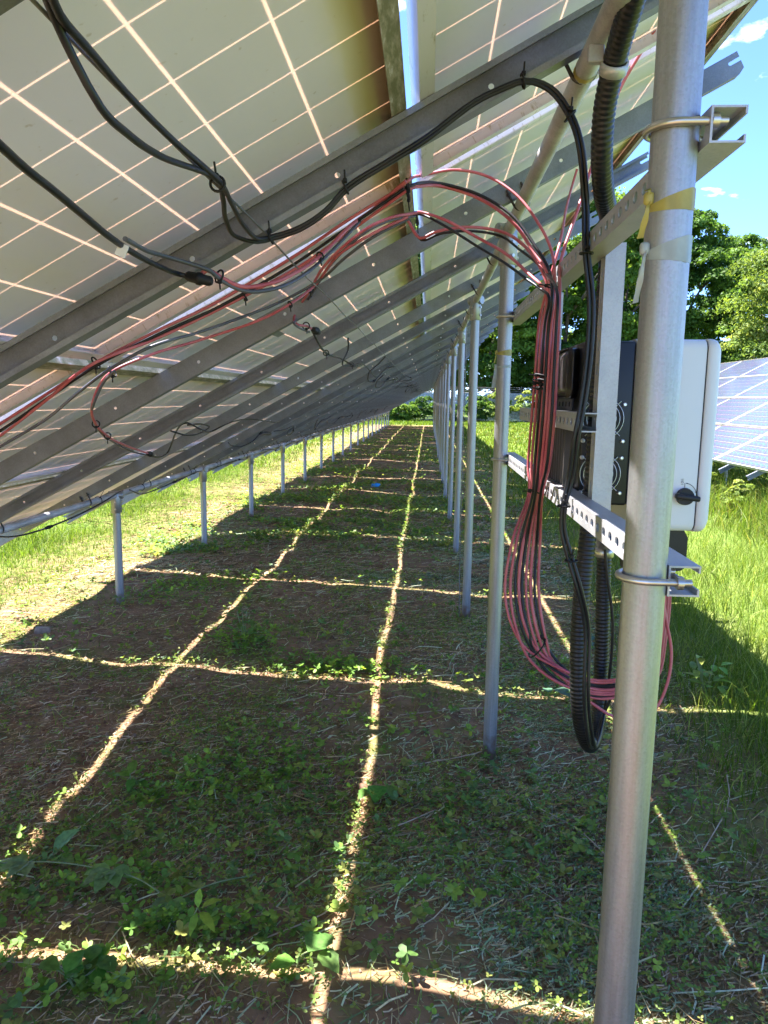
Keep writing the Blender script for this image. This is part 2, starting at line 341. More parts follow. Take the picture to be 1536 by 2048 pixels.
def arr_mesh(name, V, F, m, tint=None, smooth=False):
    """numpy mesh; F is an (n, 3) or (n, 4) array; tint (nverts, 3)"""
    me = bpy.data.meshes.new(name); V = np.asarray(V, np.float32); F = np.asarray(F, np.int32); nf, k = F.shape
    me.vertices.add(len(V)); me.vertices.foreach_set('co', V.ravel())
    me.loops.add(nf * k); me.loops.foreach_set('vertex_index', F.ravel())
    me.polygons.add(nf); me.polygons.foreach_set('loop_start', np.arange(0, nf * k, k, dtype=np.int32)); me.polygons.foreach_set('loop_total', np.full(nf, k, np.int32))
    if smooth: me.polygons.foreach_set('use_smooth', np.ones(nf, bool))
    if tint is not None:
        at = me.attributes.new('tint', 'FLOAT_COLOR', 'POINT'); c = np.ones((len(V), 4), np.float32); c[:, :3] = tint; at.data.foreach_set('color', c.ravel())
    me.update(calc_edges=True); me.materials.append(m); return me

_grids = {}
def vnoise(x, y, scale, seed):
    """smooth value noise in 0..1"""
    if seed not in _grids: _grids[seed] = np.random.default_rng(seed).random((256, 256))
    g = _grids[seed]; u, v = np.asarray(x) / scale, np.asarray(y) / scale
    iu, iv = np.floor(u).astype(int), np.floor(v).astype(int); fu, fv = u - iu, v - iv; fu = fu * fu * (3 - 2 * fu); fv = fv * fv * (3 - 2 * fv)
    a = g[iu % 256, iv % 256]; b = g[(iu + 1) % 256, iv % 256]; c = g[iu % 256, (iv + 1) % 256]; d = g[(iu + 1) % 256, (iv + 1) % 256]
    return (a * (1 - fu) + b * fu) * (1 - fv) + (c * (1 - fu) + d * fu) * fv

def ground_z(x, y):
    x = np.asarray(x, float); y = np.asarray(y, float)
    near = np.clip(1.2 - np.hypot(x, y) / 90, 0.2, 1)
    return near * (0.070 * (vnoise(x, y, 1.3, 1) - .5) + 0.050 * (vnoise(x, y, 0.42, 2) - .5) + 0.020 * (vnoise(x, y, 0.15, 3) - .5))

# ================================================================ the ground
def axis(*segs):
    out = []
    for a, b, n in segs: out += list(np.linspace(a, b, n, endpoint=False))
    return np.array(out + [segs[-1][1]])
gx = axis((-300, -60, 8), (-60, -8, 30), (-8, -3.6, 60), (-3.6, 2.4, 120), (2.4, 8, 70), (8, 60, 30), (60, 300, 8))
gy = axis((-60, 0, 12), (0, 1.4, 10), (1.4, 7, 112), (7, 14, 70), (14, 44, 120), (44, 80, 20), (80, 500, 12))
GX, GY = np.meshgrid(gx, gy, indexing='ij'); GZ = ground_z(GX, GY)
idx = np.arange(GX.size).reshape(GX.shape)
GF = np.stack([idx[:-1, :-1], idx[1:, :-1], idx[1:, 1:], idx[:-1, 1:]], -1).reshape(-1, 4)

def ground_mat():
    m, n, o = mat('soil_and_turf'); t = nd(n, 'ShaderNodeTexCoord'); s = nd(n, 'ShaderNodeSeparateXYZ'); n.links.new(t.outputs['Object'], s.inputs[0])
    def nz(sc, de=6, ro=0.55):
        z = nd(n, 'ShaderNodeTexNoise', Scale=sc, Detail=de, Roughness=ro); n.links.new(t.outputs['Object'], z.inputs['Vector']); return z.outputs['Fac']
    def ramp(f, *st):
        r = nd(n, 'ShaderNodeValToRGB'); e = r.color_ramp.elements; e[0].position, e[0].color = st[0][0], (*st[0][1], 1); e[1].position, e[1].color = st[-1][0], (*st[-1][1], 1)
        for p, c in st[1:-1]: q = e.new(p); q.color = (*c, 1)
        n.links.new(f, r.inputs[0]); return r.outputs[0]
    def mix(f, a, b, mode='MIX'):
        x = nd(n, 'ShaderNodeMixRGB', blend_type=mode); 
        if isinstance(f, float): x.inputs[0].default_value = f
        else: n.links.new(f, x.inputs[0])
        n.links.new(a, x.inputs[1]); n.links.new(b, x.inputs[2]); return x.outputs[0]
    soil = ramp(nz(9), (0.3, (0.155, 0.092, 0.05)), (0.5, (0.235, 0.148, 0.082)), (0.7, (0.30, 0.20, 0.115)))
    thatch = ramp(nz(60, 8, 0.7), (0.35, (0.11, 0.08, 0.038)), (0.5, (0.24, 0.18, 0.085)), (0.68, (0.36, 0.28, 0.14)))
    green = ramp(nz(38, 8, 0.7), (0.3, (0.04, 0.07, 0.012)), (0.55, (0.12, 0.17, 0.03)), (0.72, (0.21, 0.25, 0.05)))
    bare = mix(ramp(nz(1.6, 5), (0.50, (0, 0, 0)), (0.64, (0.9, 0.9, 0.9))), soil, thatch)
    weedy = mix(ramp(nz(2.2, 6, 0.65), (0.50, (0, 0, 0)), (0.62, (0.55, 0.55, 0.55))), bare, green)
    lawn = mix(ramp(nz(0.7, 6), (0.56, (0, 0, 0)), (0.74, (0.4, 0.4, 0.4))), green, thatch)
    # where lawn takes over: beyond the two edges of the mown strip under the array, and past its far end
    ax = nd(n, 'ShaderNodeMath', operation='ADD'); ax.inputs[1].default_value = 1.05; n.links.new(s.outputs['X'], ax.inputs[0])
    ab = nd(n, 'ShaderNodeMath', operation='ABSOLUTE'); n.links.new(ax.outputs[0], ab.inputs[0])
    wob = nd(n, 'ShaderNodeMath', operation='MULTIPLY_ADD'); wob.inputs[1].default_value = 1.5; n.links.new(nz(0.9, 5), wob.inputs[0]); n.links.new(ab.outputs[0], wob.inputs[2])
    f1 = nd(n, 'ShaderNodeMapRange'); f1.inputs['From Min'].default_value = 2.65; f1.inputs['From Max'].default_value = 3.7; n.links.new(wob.outputs[0], f1.inputs['Value'])
    f2 = nd(n, 'ShaderNodeMapRange'); f2.inputs['From Min'].default_value = 42.0; f2.inputs['From Max'].default_value = 43.5; n.links.new(s.outputs['Y'], f2.inputs['Value'])
    fm = nd(n, 'ShaderNodeMath', operation='MAXIMUM'); n.links.new(f1.outputs[0], fm.inputs[0]); n.links.new(f2.outputs[0], fm.inputs[1])
    col = mix(fm.outputs[0], weedy, lawn)
    b = nd(n, 'ShaderNodeBsdfPrincipled', Roughness=0.95); b.inputs['Specular IOR Level'].default_value = 0.02; n.links.new(col, b.inputs['Base Color'])
    k = nd(n, 'ShaderNodeBump', Strength=0.45, Distance=0.012); n.links.new(nz(45, 10, 0.7), k.inputs['Height']); n.links.new(k.outputs[0], b.inputs['Normal'])
    n.links.new(b.outputs[0], o.inputs[0]); return m
g = link('ground', arr_mesh('ground', np.stack([GX, GY, GZ], -1).reshape(-1, 3), GF, ground_mat(), smooth=True)); tag(g, 'bare reddish soil and turf under and around the arrays', 'ground', kind='structure')

# ================================================================ the solar array
BETA = 0.49512; X0, Z0 = -2.70848, 0.59531; W1, L = 1.01, 1.985; G0 = 2.0678
CB, SB, TB = math.cos(BETA), math.sin(BETA), math.tan(BETA)
PW, PL, FT = 0.981, 1.938, 0.04                                   # panel width up the slope, length along the row, frame depth
ROT = (0, -BETA, 0)
def slope_pt(s, y, off=0.0, x0=X0): return (x0 + s * CB - off * SB, y, Z0 + s * SB + off * CB)

def frame_mesh():
    m = MB(); t = 0.0022; fl = 0.030; lip = 0.010
    for (x0, x1, xi) in ((0, t, 1), (PW - t, PW, -1)):           # long sides
        m.box(x0, x1, 0, PL, 0, FT)
        a, b = (x1, x1 + fl) if xi > 0 else (x0 - fl, x0); m.box(a, b, 0, PL, 0.0003, t)
        a, b = (x1, x1 + lip) if xi > 0 else (x0 - lip, x0); m.box(a, b, 0, PL, FT - t, FT - 0.0003)
    for (y0, y1, yi) in ((0, t, 1), (PL - t, PL, -1)):           # short sides butt between
        m.box(t, PW - t, y0 + 0.0004, y1 - 0.0004, t, FT - t)
        a, b = (y1, y1 + fl) if yi > 0 else (y0 - fl, y0); m.box(t + fl, PW - t - fl, a, b, 0.0006, t - 0.0003)
        a, b = (y1, y1 + lip) if yi > 0 else (y0 - lip, y0); m.box(t + lip, PW - t - lip, a, b, FT - t + 0.0003, FT - 0.0006)
    return m.mesh('frame', MT['frame'])
CXP, CYP, CXS, CYS = 0.1585, 0.1570, 0.1530, 0.1532             # cell pitch and cell size (x up the slope, y along the row)
MX, MY = (PW - 6 * CXP) / 2, (PL - 12 * CYP) / 2
ZB, ZC, ZG = 0.0315, 0.0330, 0.0365
FRAME = frame_mesh()
BACK = MB().box(0.0025, PW - 0.0025, 0.0025, PL - 0.0025, ZB, ZB + 0.0004).mesh('backsheet', MT['backsheet'])
GLASS = MB().add([(0.0025, 0.0025, ZG), (PW - 0.0025, 0.0025, ZG), (PW - 0.0025, PL - 0.0025, ZG), (0.0025, PL - 0.0025, ZG)], [(0, 1, 2, 3)]).mesh('glass', MT['glass'])
CELL = MB().box(0, CXS, 0, CYS, 0, 0.0008).mesh('cell', MT['cell'])
RIB = MB().box(0.03, PW - 0.03, 0.0, 0.004, 0, 0.0005).mesh('bus_ribbon', MT['ribbon'])
def cell_at(i, j): return (MX + i * CXP + (CXP - CXS) / 2, MY + j * CYP + (CYP - CYS) / 2, ZC)
cm = MB()
for i in range(6):
    for j in range(12): x, y, z = cell_at(i, j); cm.box(x, x + CXS, y, y + CYS, z, z + 0.0008)
CELLS = cm.mesh('cells', MT['cell'])
STICK = MB().box(0, 0.035, 0, 0.16, 0, 0.0004).mesh('rating_label', simple('label_grey', (0.16, 0.17, 0.17), (0.24, 0.25, 0.25), 0.5))

def panel(x0, row, y, single, label, group):
    r = empty('solar_panel', slope_pt(row * W1 + 0.0145, y, 0, x0), ROT); tag(r, label, 'solar panel', group)
    link('frame', FRAME, r); link('backsheet', BACK, r); link('glass', GLASS, r); link('bus_ribbon', RIB, r, (0, 0.0135, ZC)); link('bus_ribbon', RIB, r, (0, PL - 0.0175, ZC))
    if single:
        for i in range(6):
            for j in range(12): link('cell', CELL, r, cell_at(i, j))
    else: link('cells', CELLS, r)['kind'] = 'stuff'
    return r
ROWN = ['lowest row', 'second row up', 'third row up', 'top row']
NCOL = 21
for row in range(4):
    seen = 0
    for c in range(0, NCOL):
        y = G0 + (c - 1) * L + 0.0235
        vis = any(in_view(slope_pt(row * W1 + a, y + b)) for a in (0.05, 0.5, 0.95) for b in (0.02, 0.5, 1.0, 1.5, 1.92))
        if vis: lab = f'{ORD[seen]} solar panel from the camera in the {ROWN[row]} of the array overhead'; seen += 1
        else: lab = f'solar panel beside the camera in the {ROWN[row]}, {ORD[c]} from the open end'
        p = panel(X0, row, y, c <= 2, lab, 'panels of the long array overhead')
        if row == 2 and c == 1: link('rating_label', STICK, p, (0.30, 1.05, ZB - 0.0006))
# the next array to the right, seen from its glass side
XR = 4.33; GR = 11.43
for row in range(4):
    seen = 0
    for c in range(-2, 6):
        y = GR + c * L + 0.0235
        vis = any(in_view(slope_pt(row * W1 + a, y + b, 0.04, XR)) for a in (0.05, 0.5, 0.95) for b in (0.02, 0.5, 1.0, 1.5, 1.92))
        lab = f'{ORD[c + 2]} blue panel from the near end, {ROWN[row]}, array behind the inverter'
        panel(XR, row, y, vis and c <= 1, lab, 'panels of the array at the right edge')

# ---- sloping rails (C channels) that carry the panels
RL, RD, RF = 4.29, 0.066, 0.038
def rail_mesh(sgn):
    m = MB(); t = 0.0026
    e = RL; outer = [(0, 0), (e, 0), (e, -0.018), (e - 0.035, -0.018), (e - 0.039, -0.0215), (e - 0.039, -0.0265), (e - 0.035, -0.030), (e, -0.030), (e, -RD + 0.012), (e - 0.02, -RD), (0.0, -RD),
                     (0, -0.045), (0.03, -0.045), (0.03, -0.033), (0, -0.033)]
    holes = []
    for k in range(12):
        cx = 0.22 + k * 0.345; holes.append([(cx + 0.0062 * math.cos(-a * math.pi / 4), -0.031 + 0.0062 * math.sin(-a * math.pi / 4)) for a in range(8)])
    m.plate(outer, holes, t, lambda u, v, w: (u, sgn * w, v))
    a, b = sorted((sgn * t, sgn * RF)); m.box(0, RL - 0.001, a, b, -t, -0.0002); m.box(0, RL - 0.021, a, b, -RD + 0.0002, -RD + t)
    a, b = sorted((sgn * (RF - t), sgn * RF)); m.box(0.001, RL - 0.002, a, b, -0.012, -t); m.box(0.001, RL - 0.022, a, b, -RD + t, -RD + 0.012)
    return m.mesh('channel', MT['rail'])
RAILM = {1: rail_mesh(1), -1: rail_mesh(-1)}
PIPE_R, XREAR, XFRONT = 0.0215, 0.2905, -2.161
def ubolt_mesh():
    m = MB(); pts = [(-0.026, 0, 0.055), (-0.026, 0, 0.0)] + [(0.026 * math.cos(math.pi + a * math.pi / 10), 0, 0.026 * math.sin(math.pi + a * math.pi / 10)) for a in range(1, 10)] + [(0.026, 0, 0.0), (0.026, 0, 0.055)]
    m.tube(pts, 0.004, 8)
    for s in (-0.026, 0.026): m.cyl((s, 0, 0.036), (s, 0, 0.043), 0.008, 6)
    return m.mesh('u_bolt', MT['dark_bolt'])
UB = ubolt_mesh()
CLAMP = MB().box(-0.024, 0.024, -0.03, 0.03, 0.0, 0.0405).box(-0.004, 0.004, -0.004, 0.004, -0.02, 0.0).mesh('panel_clamp', MT['strut'])
def plane_z(x): return Z0 + (x - X0) * TB
def rail(x0, y, sgn, label, group):
    r = empty('sloped_rail', slope_pt(-0.14, y, -0.0012, x0), ROT); tag(r, label, 'rail', group)
    link('channel', RAILM[sgn], r)
    for X in (XREAR, XFRONT):
        s = (X - X0) / CB; o = link('u_bolt', UB, r, (s + 0.14 - (RD + 0.025) * TB, -sgn * 0.008, -RD - 0.020)); o.rotation_euler = (0, 0, 0)
    return r
k = 0
for c in range(-1, NCOL + 1):
    for d, sg in ((-0.485, -1), (0.515, 1)):
        y = G0 + (c - 1) * L + d + (0.02 if c % 3 == 0 else -0.01)
        if y < 0.15 or y > G0 + (NCOL - 1) * L: continue
        if in_view(slope_pt(2.4, y)) or in_view(slope_pt(3.6, y)): lab = f'{ORD[k]} sloping steel rail from the camera under the long array'; k += 1
        else: lab = f'sloping steel rail overhead at the camera, {"ahead of" if y > 0.5 else "over"} the viewer' if y > 0 else f'sloping steel rail behind the camera {"by the open end" if y < -0.9 else "next to the viewer"}'
        rail(X0, y, sg, lab, 'sloping rails under the long array')
for c in range(-2, 6):
    for i, (d, sg) in enumerate(((0.5, 1), (1.48, -1))):
        rail(XR, GR + c * L + d, sg, f'{ORD[(c + 2) * 2 + i]} sloping rail from the near end under the array behind the inverter', 'rails under the right array')

# ---- pipes along the row and posts
def post_mesh(h):
    m = MB(); n = 24; R, r = 0.0278, 0.0248
    m.tube([(0, 0, -0.25), (0, 0, h * 0.33), (0, 0, h * 0.66), (0, 0, h)], R, n, False); m.tube([(0, 0, h), (0, 0, h - 0.2)], r, n, False)
    ro = [(R * math.cos(a * 2 * math.pi / n), R * math.sin(a * 2 * math.pi / n), h) for a in range(n)]; ri = [(r * math.cos(a * 2 * math.pi / n), r * math.sin(a * 2 * math.pi / n), h) for a in range(n)]
    m.add(ro + ri, [(i, (i + 1) % n, n + (i + 1) % n, n + i) for i in range(n)]); return m.mesh('tube', MT['post'])
HR = plane_z(XREAR) - RD / CB - PIPE_R - 0.012; HF = plane_z(XFRONT) - RD / CB - PIPE_R - 0.012
def fitting_mesh(h):
    m = MB(); m.tube([(0, 0, h - 0.125), (0, 0, h - 0.122), (0, 0, h - 0.02), (0, 0, h + 0.008), (0, 0, h + 0.026)], 0.034, 20, True, [0.033, 0.0362, 0.0355, 0.034, 0.026])
    m.tube([(0, -0.05, h), (0, -0.047, h), (0, 0.047, h), (0, 0.05, h)], 0.028, 20, True, [0.0255, 0.0275, 0.0275, 0.0255]); return m.mesh('fitting', MT['post'])
def bolts_mesh(h):
    m = MB()
    for z in (h - 0.045, h - 0.095): m.cyl((-0.034, 0, z), (-0.047, 0, z), 0.0065, 6); m.cyl((0, -0.034, z), (0, -0.044, z), 0.0065, 6)
    return m.mesh('bolt', MT['bolt'])
PM = {'r': (post_mesh(HR), fitting_mesh(HR), bolts_mesh(HR)), 'f': (post_mesh(HF), fitting_mesh(HF), bolts_mesh(HF))}
def post(x, y, kind, label, group, rz=0.0):
    r = empty('support_post', (x, y, 0), (0, 0, rz)); tag(r, label, 'post', group)
    for nme, me in zip(('tube', 'fitting', 'bolts'), PM[kind]): link('set_bolt' if nme == 'bolts' else nme, me, r)
    return r
Y0P, NP = 0.9725, 21
for i in range(NP):
    y = Y0P + i * L
    lab = ['thick galvanized post nearest the camera, in front of the inverter', 'second tall galvanized post, at the far ends of the two perforated channels'][i] if i < 2 else f'{ORD[i]} tall galvanized post from the camera in the rear row'
    post(XREAR + (0.0 if i < 3 else random.uniform(-.012, .012)), y, 'r', lab, 'tall posts in the rear row', random.uniform(0, 6) if i else 0.4)
for i in range(1, NP):
    y = 1.013 + i * L
    lab = f'{ORD[i - 2]} short galvanized post from the camera under the low edge of the panels' if i >= 2 else 'short galvanized post under the low edge, just outside the left of the view'
    post(XFRONT + random.uniform(-.01, .01), y, 'f', lab, 'short posts under the low edge', random.uniform(0, 6))
for i in range(9):
    y = GR - 2 * L + 0.9 + i * L
    if i < 8:
        post(XR - X0 + XREAR, y, 'r', f'{ORD[i]} tall post from the near end under the array behind the inverter', 'tall posts of the right array')
        post(XR - X0 + XFRONT, y, 'f', f'{ORD[i]} short post from the near end under the array behind the inverter', 'short posts of the right array')
Y1A, Y1B = 0.12, G0 + (NCOL - 1) * L + 0.1
def pipe(x, h, ya, yb, label):
    o = MB().tube([(0, 0, 0)] + [(0, d, 0) for d in np.linspace(0, yb - ya, 30)[1:]], PIPE_R, 16).build('row_pipe', MT['pipe'], loc=(x, ya, h)); tag(o, label, 'pipe'); return o
rear_pipe = pipe(XREAR, HR, Y1A, Y1B, 'weathered steel pipe running along the tops of the tall posts')
front_pipe = pipe(XFRONT, HF, Y1A, Y1B, 'steel pipe running along the tops of the short front posts')
pipe(XR - X0 + XREAR, HR, GR - 2 * L, GR + 6 * L, 'steel pipe on the tall posts of the array behind the inverter')
pipe(XR - X0 + XFRONT, HF, GR - 2 * L, GR + 6 * L, 'steel pipe on the short posts of the array behind the inverter')

# ================================================================ channel frame for the inverter
RP = 0.0278; XW = XREAR + RP + 0.0003; SD = 0.0413
def oval(cx, cyv, a, b, n=6):
    """slot of half length a along u and half height b"""
    pts = [(cx + (a - b) + b * math.cos(t), cyv + b * math.sin(t)) for t in np.linspace(math.pi / 2, -math.pi / 2, n)]
    pts += [(cx - (a - b) + b * math.cos(t), cyv + b * math.sin(t)) for t in np.linspace(-math.pi / 2, -1.5 * math.pi, n)]
    return pts
def strut_mesh(ln, fn, slot=(0.0125, 0.0085), pitch=0.0476, start=0.03):
    """C channel: u along its length, v across the slotted web (0..SD), w away from the web"""
    m = MB(); t = 0.0027
    holes = []; u = start
    while u < ln - 0.02: holes.append(oval(u, SD / 2, *slot)); u += pitch
    m.plate([(0, 0), (ln, 0), (ln, SD), (0, SD)], holes, t, fn)
    def bx(v0, v1, w0, w1): 
        vs = [fn(a, b, c) for a in (0.0, ln) for b in (v0, v1) for c in (w0, w1)]
        m.add(vs, [(0, 1, 3, 2), (4, 6, 7, 5), (0, 4, 5, 1), (2, 3, 7, 6), (0, 2, 6, 4), (1, 5, 7, 3)])
    bx(0.0002, t, t, SD); bx(SD - t, SD - 0.0002, t, SD)
    bx(t, 0.0095, SD - t, SD - 0.0002); bx(SD - 0.0095, SD - t, SD - t, SD - 0.0002)
    return m.mesh('channel', MT['strut'])
def ustrap(parent, z, y, x=XREAR):
    """U-bolt round a post, legs through the channel web, with nuts"""
    R = RP + 0.0052; m = MB()
    pts = [(x + 0.050, y - R, z), (x, y - R, z)] + [(x - R * math.sin(a * math.pi / 14), y - R * math.cos(a * math.pi / 14), z) for a in range(1, 14)] + [(x, y + R, z), (x + 0.050, y + R, z)]
    m.tube(pts, 0.0048, 10); m.build('u_bolt', MT['bolt'], parent)
    for s in (-R, R): MB().cyl((XW + 0.003, y + s, z), (XW + 0.011, y + s, z), 0.0092, 6).build('nut', MT['bolt'], parent)
def hstrut(label, y0, y1, z, sway=0.0):
    r = empty('strut_channel', (0, 0, 0)); tag(r, label, 'channel', 'perforated channels of the inverter frame')
    link('channel', strut_mesh(y1 - y0, lambda u, v, w: (XW + w, y0 + u, z + v)), r); return r
s1 = hstrut('upper perforated steel channel clamped across the two nearest tall posts', 0.932, 3.06, 1.7685); ustrap(s1, 1.795, Y0P); ustrap(s1, 1.789, Y0P + L)
s2 = hstrut('lower perforated steel channel clamped across the two nearest tall posts', 0.962, 3.08, 1.2180); ustrap(s2, 1.242, Y0P); ustrap(s2, 1.238, Y0P + L)
s3 = hstrut('short middle perforated channel behind the cable bundle, at the inverter back', 1.60, 2.62, 1.405)
def vstrut(label, y):
    r = empty('strut_channel', (0, 0, 0)); tag(r, label, 'channel', 'perforated channels of the inverter frame')
    x = XW + SD + 0.0005
    link('channel', strut_mesh(0.590, lambda u, v, w: (x + w, y + v, 1.206 + u), (0.013, 0.0055), 0.0505), r)
    for z in (1.239, 1.789): MB().cyl((x + 0.003, y + SD / 2, z), (x + 0.012, y + SD / 2, z), 0.0095, 6).build('bolt_head', MT['bolt'], r)
    return r
vstrut('upright galvanized channel standing just behind the nearest post', 1.618)
vstrut('far upright channel at the hidden end of the inverter', 2.34)

# ================================================================ inverter
IX0, IX1, IX2, IX3 = 0.366, 0.486, 0.648, 0.686; IY0, IY1 = 1.80, 2.28; IZ0, IZ1 = 1.160, 1.618
inv = empty('inverter', (0.52, 2.04, IZ0)); tag(inv, 'white box inverter with black finned back hung on the channel frame', 'inverter')
def ip(m, name, mt, parent=inv):
    me = m.mesh(name, mt); me.transform(Matrix.Translation((-0.52, -2.04, -IZ0))); return link(name, me, parent)
def round_rect(y0, y1, z0, z1, r, n=5):
    out = []
    for cyy, czz, a0 in ((y1 - r, z1 - r, 0), (y0 + r, z1 - r, math.pi / 2), (y0 + r, z0 + r, math.pi), (y1 - r, z0 + r, 1.5 * math.pi)):
        out += [(cyy + r * math.cos(a0 + k * math.pi / 2 / n), czz + r * math.sin(a0 + k * math.pi / 2 / n)) for k in range(n + 1)]
    return out
def loft(loops):
    """loops: (x, inset, radius) rounded rectangles joined along x, ends closed"""
    m = MB(); vs = []; k = None
    for x, i, r in loops:
        q = round_rect(IY0 + i, IY1 - i, IZ0 + i, IZ1 - i, r); k = len(q); vs += [(x, p[0], p[1]) for p in q]
    m.add(vs, [(a * k + j, a * k + (j + 1) % k, (a + 1) * k + (j + 1) % k, (a + 1) * k + j) for a in range(len(loops) - 1) for j in range(k)], True)
    m.add(vs[:k], [tuple(range(k))]); m.add(vs[-k:], [tuple(range(k))]); return m
ip(loft([(IX1, 0, 0.022), (IX2 - 0.003, 0, 0.022), (IX2 - 0.0008, 0.0016, 0.022)]), 'housing', MT['white'])
lid = ip(loft([(IX2 + 0.0022, 0.0005, 0.023), (IX2 + 0.0036, -0.0015, 0.024)] + [(IX3 - 0.024 + 0.024 * math.sin(t), -0.0015 + 0.024 * (1 - math.cos(t)), 0.024) for t in np.linspace(0.01, math.pi / 2, 7)]), 'lid', MT['white'])
ip(loft([(IX2 - 0.002, 0.0028, 0.021), (IX2 + 0.004, 0.0028, 0.021)]), 'lid_seal', MT['seam'], lid)
chas = ip(MB().bbox(IX0, IX1 - 0.001, IY0 + 0.002, IY1 - 0.002, IZ0 + 0.062, IZ1 - 0.006, 0.006, 2), 'chassis', MT['black_metal'])
ip(MB().bbox(0.334, IX0 - 0.001, 1.85, 2.27, 1.478, 1.600, 0.028, 5), 'shroud', MT['shroud'])
br = MB().plate([(1.84, 1.449), (2.27, 1.449), (2.27, 1.476), (1.84, 1.476)], [[(y - .007, 1.457), (y + .007, 1.457), (y + .007, 1.469), (y - .007, 1.469)][::-1] for y in np.arange(1.88, 2.26, 0.045)], 0.003, lambda u, v, w: (0.350 + w, u, v))
ip(br, 'hanging_bracket', MT['black_metal'])
for i, y in enumerate(np.arange(1.86, 2.27, 0.034)): ip(MB().box(0.3395, IX0 - 0.0005, y, y + 0.0045, IZ0 + 0.07, 1.400), 'fin', MT['fins'])
for z in (1.298, 1.430):
    fg = empty('fan_guard', (0.416 - 0.52, IY0 - 2.04, z - IZ0), parent=inv)
    m = MB()
    for R in (0.048, 0.039, 0.030, 0.020, 0.010): m.ring((0, -0.0035, 0), (0, 1, 0), R, 0.0011, 28, 6)
    for a in range(4):
        ca, sa = math.cos(a * math.pi / 2 + .8), math.sin(a * math.pi / 2 + .8); m.cyl((ca * 0.008, -0.002, sa * 0.008), (ca * 0.058, -0.001, sa * 0.058), 0.0012, 6)
    m.build('guard_wires', MT['guard'], fg)
    m = MB().cyl((0, 0.0016, 0), (0, 0.0008, 0), 0.05, 28); m.build('fan_opening', MT['seam'], fg)
for x in (0.372, 0.4655):
    for z in (1.464, 1.377, 1.337, 1.252):
        ip(MB().tube([(x, IY0 + 0.002, z), (x, IY0 - 0.0015, z), (x, IY0 - 0.003, z)], 0.0052, 10, True, [0.0055, 0.0052, 0.003]), 'screw', MT['screw'])
kb = ip(MB().tube([(0.620, IY0, 1.2475), (0.620, IY0 - 0.006, 1.2475), (0.620, IY0 - 0.014, 1.2475)], 0.0205, 24, True, [0.021, 0.0205, 0.019]), 'rotary_switch', MT['knob'])
m = MB(); m.bbox(-0.029, 0.029, -0.03, -0.012, -0.0065, 0.0065, 0.004, 2)
grip = m.mesh('grip', MT['knob']); grip.transform(Matrix.Translation((0.620 - 0.52, IY0 - 2.04, 1.2475 - IZ0)) @ Matrix.Rotation(0.12, 4, 'Y')); link('grip', grip, kb)
# printed arc, tick and lettering beside the switch
ink = MB(); yi = IY0 - 0.0006
ink.tube([(0.619 + 0.029 * math.sin(a), yi, 1.2475 + 0.032 * math.cos(a)) for a in np.linspace(0.12, 1.25, 14)], 0.0006, 4)
ink.box(0.6180, 0.6192, yi, IY0 - 0.0001, 1.269, 1.280)
ink.box(0.6215, 0.6255, yi, IY0 - 0.0001, 1.2782, 1.2802); ink.box(0.6450, 0.6480, yi, IY0 - 0.0001, 1.2560, 1.2600)
def stroke(pts): ink.tube([(0.6095 + p[1] * 0.0055, yi, 1.2765 + p[0] * 0.0055) for p in pts], 0.00045, 4)
stroke([(0, 0), (0, 1)]); stroke([(0.6 + 0.35 * math.cos(a) + .35, 0.5 + 0.5 * math.sin(a)) for a in np.linspace(0, 6.3, 12)]); stroke([(1.6, 0), (1.6, 1), (2.3, 0), (2.3, 1)])
ip(ink, 'switch_marking', MT['ink'])
m = MB(); R = 0.02
o2 = [(0.500, 1.161), (0.500, 1.055)] + [(0.648 - R + R * math.cos(t), 1.075 + R * math.sin(t)) for t in np.linspace(-math.pi / 2, 0, 6)] + [(0.648, 1.14), (0.636, 1.161)]
m.plate(o2, [[(0.600 + 0.009 * math.cos(t), 1.098 + 0.009 * math.sin(t)) for t in np.linspace(0, 2 * math.pi, 10, endpoint=False)]], 0.05, lambda u, v, w: (u, 1.835 + w, v))
ip(m, 'cable_guard', MT['black_metal'])
m = MB()
for x, y in ((0.60, 1.95), (0.63, 1.98), (0.65, 2.05), (0.60, 2.03), (0.63, 2.08)): m.cyl((x, y, IZ0 + 0.002), (x, y, IZ0 - 0.03), 0.012, 8)
ip(m, 'cable_gland', MT['knob'])

# ================================================================ tape and film on posts
def tape_band(r, z, h, tilt=0.0, m=MT['yellow_tape'], x=0, y=0, a0=0, a1=2 * math.pi, pinch=None):
    """band of film round a tube of radius r; narrows to `pinch` at its start angle"""
    mb = MB(); n = 40; vs = []
    for i in range(n + 1):
        t = i / n; a = a0 + (a1 - a0) * t; k = min(1, t / 0.3) if pinch else 1; k2 = min(1, (1 - t) / 0.3) if pinch else 1
        w = h * (pinch + (1 - pinch) * min(k, k2)) if pinch else h
        rr = r + 0.0008 + 0.0006 * math.sin(i * 1.7); zz = z + tilt * math.cos(a)
        vs += [(x + rr * math.cos(a), y + rr * math.sin(a), zz - w / 2), (x + rr * math.cos(a), y + rr * math.sin(a), zz + w / 2)]
    fs = [(2 * i, 2 * i + 2, 2 * i + 3, 2 * i + 1) for i in range(n)]; mb.add(vs, fs, True); return mb
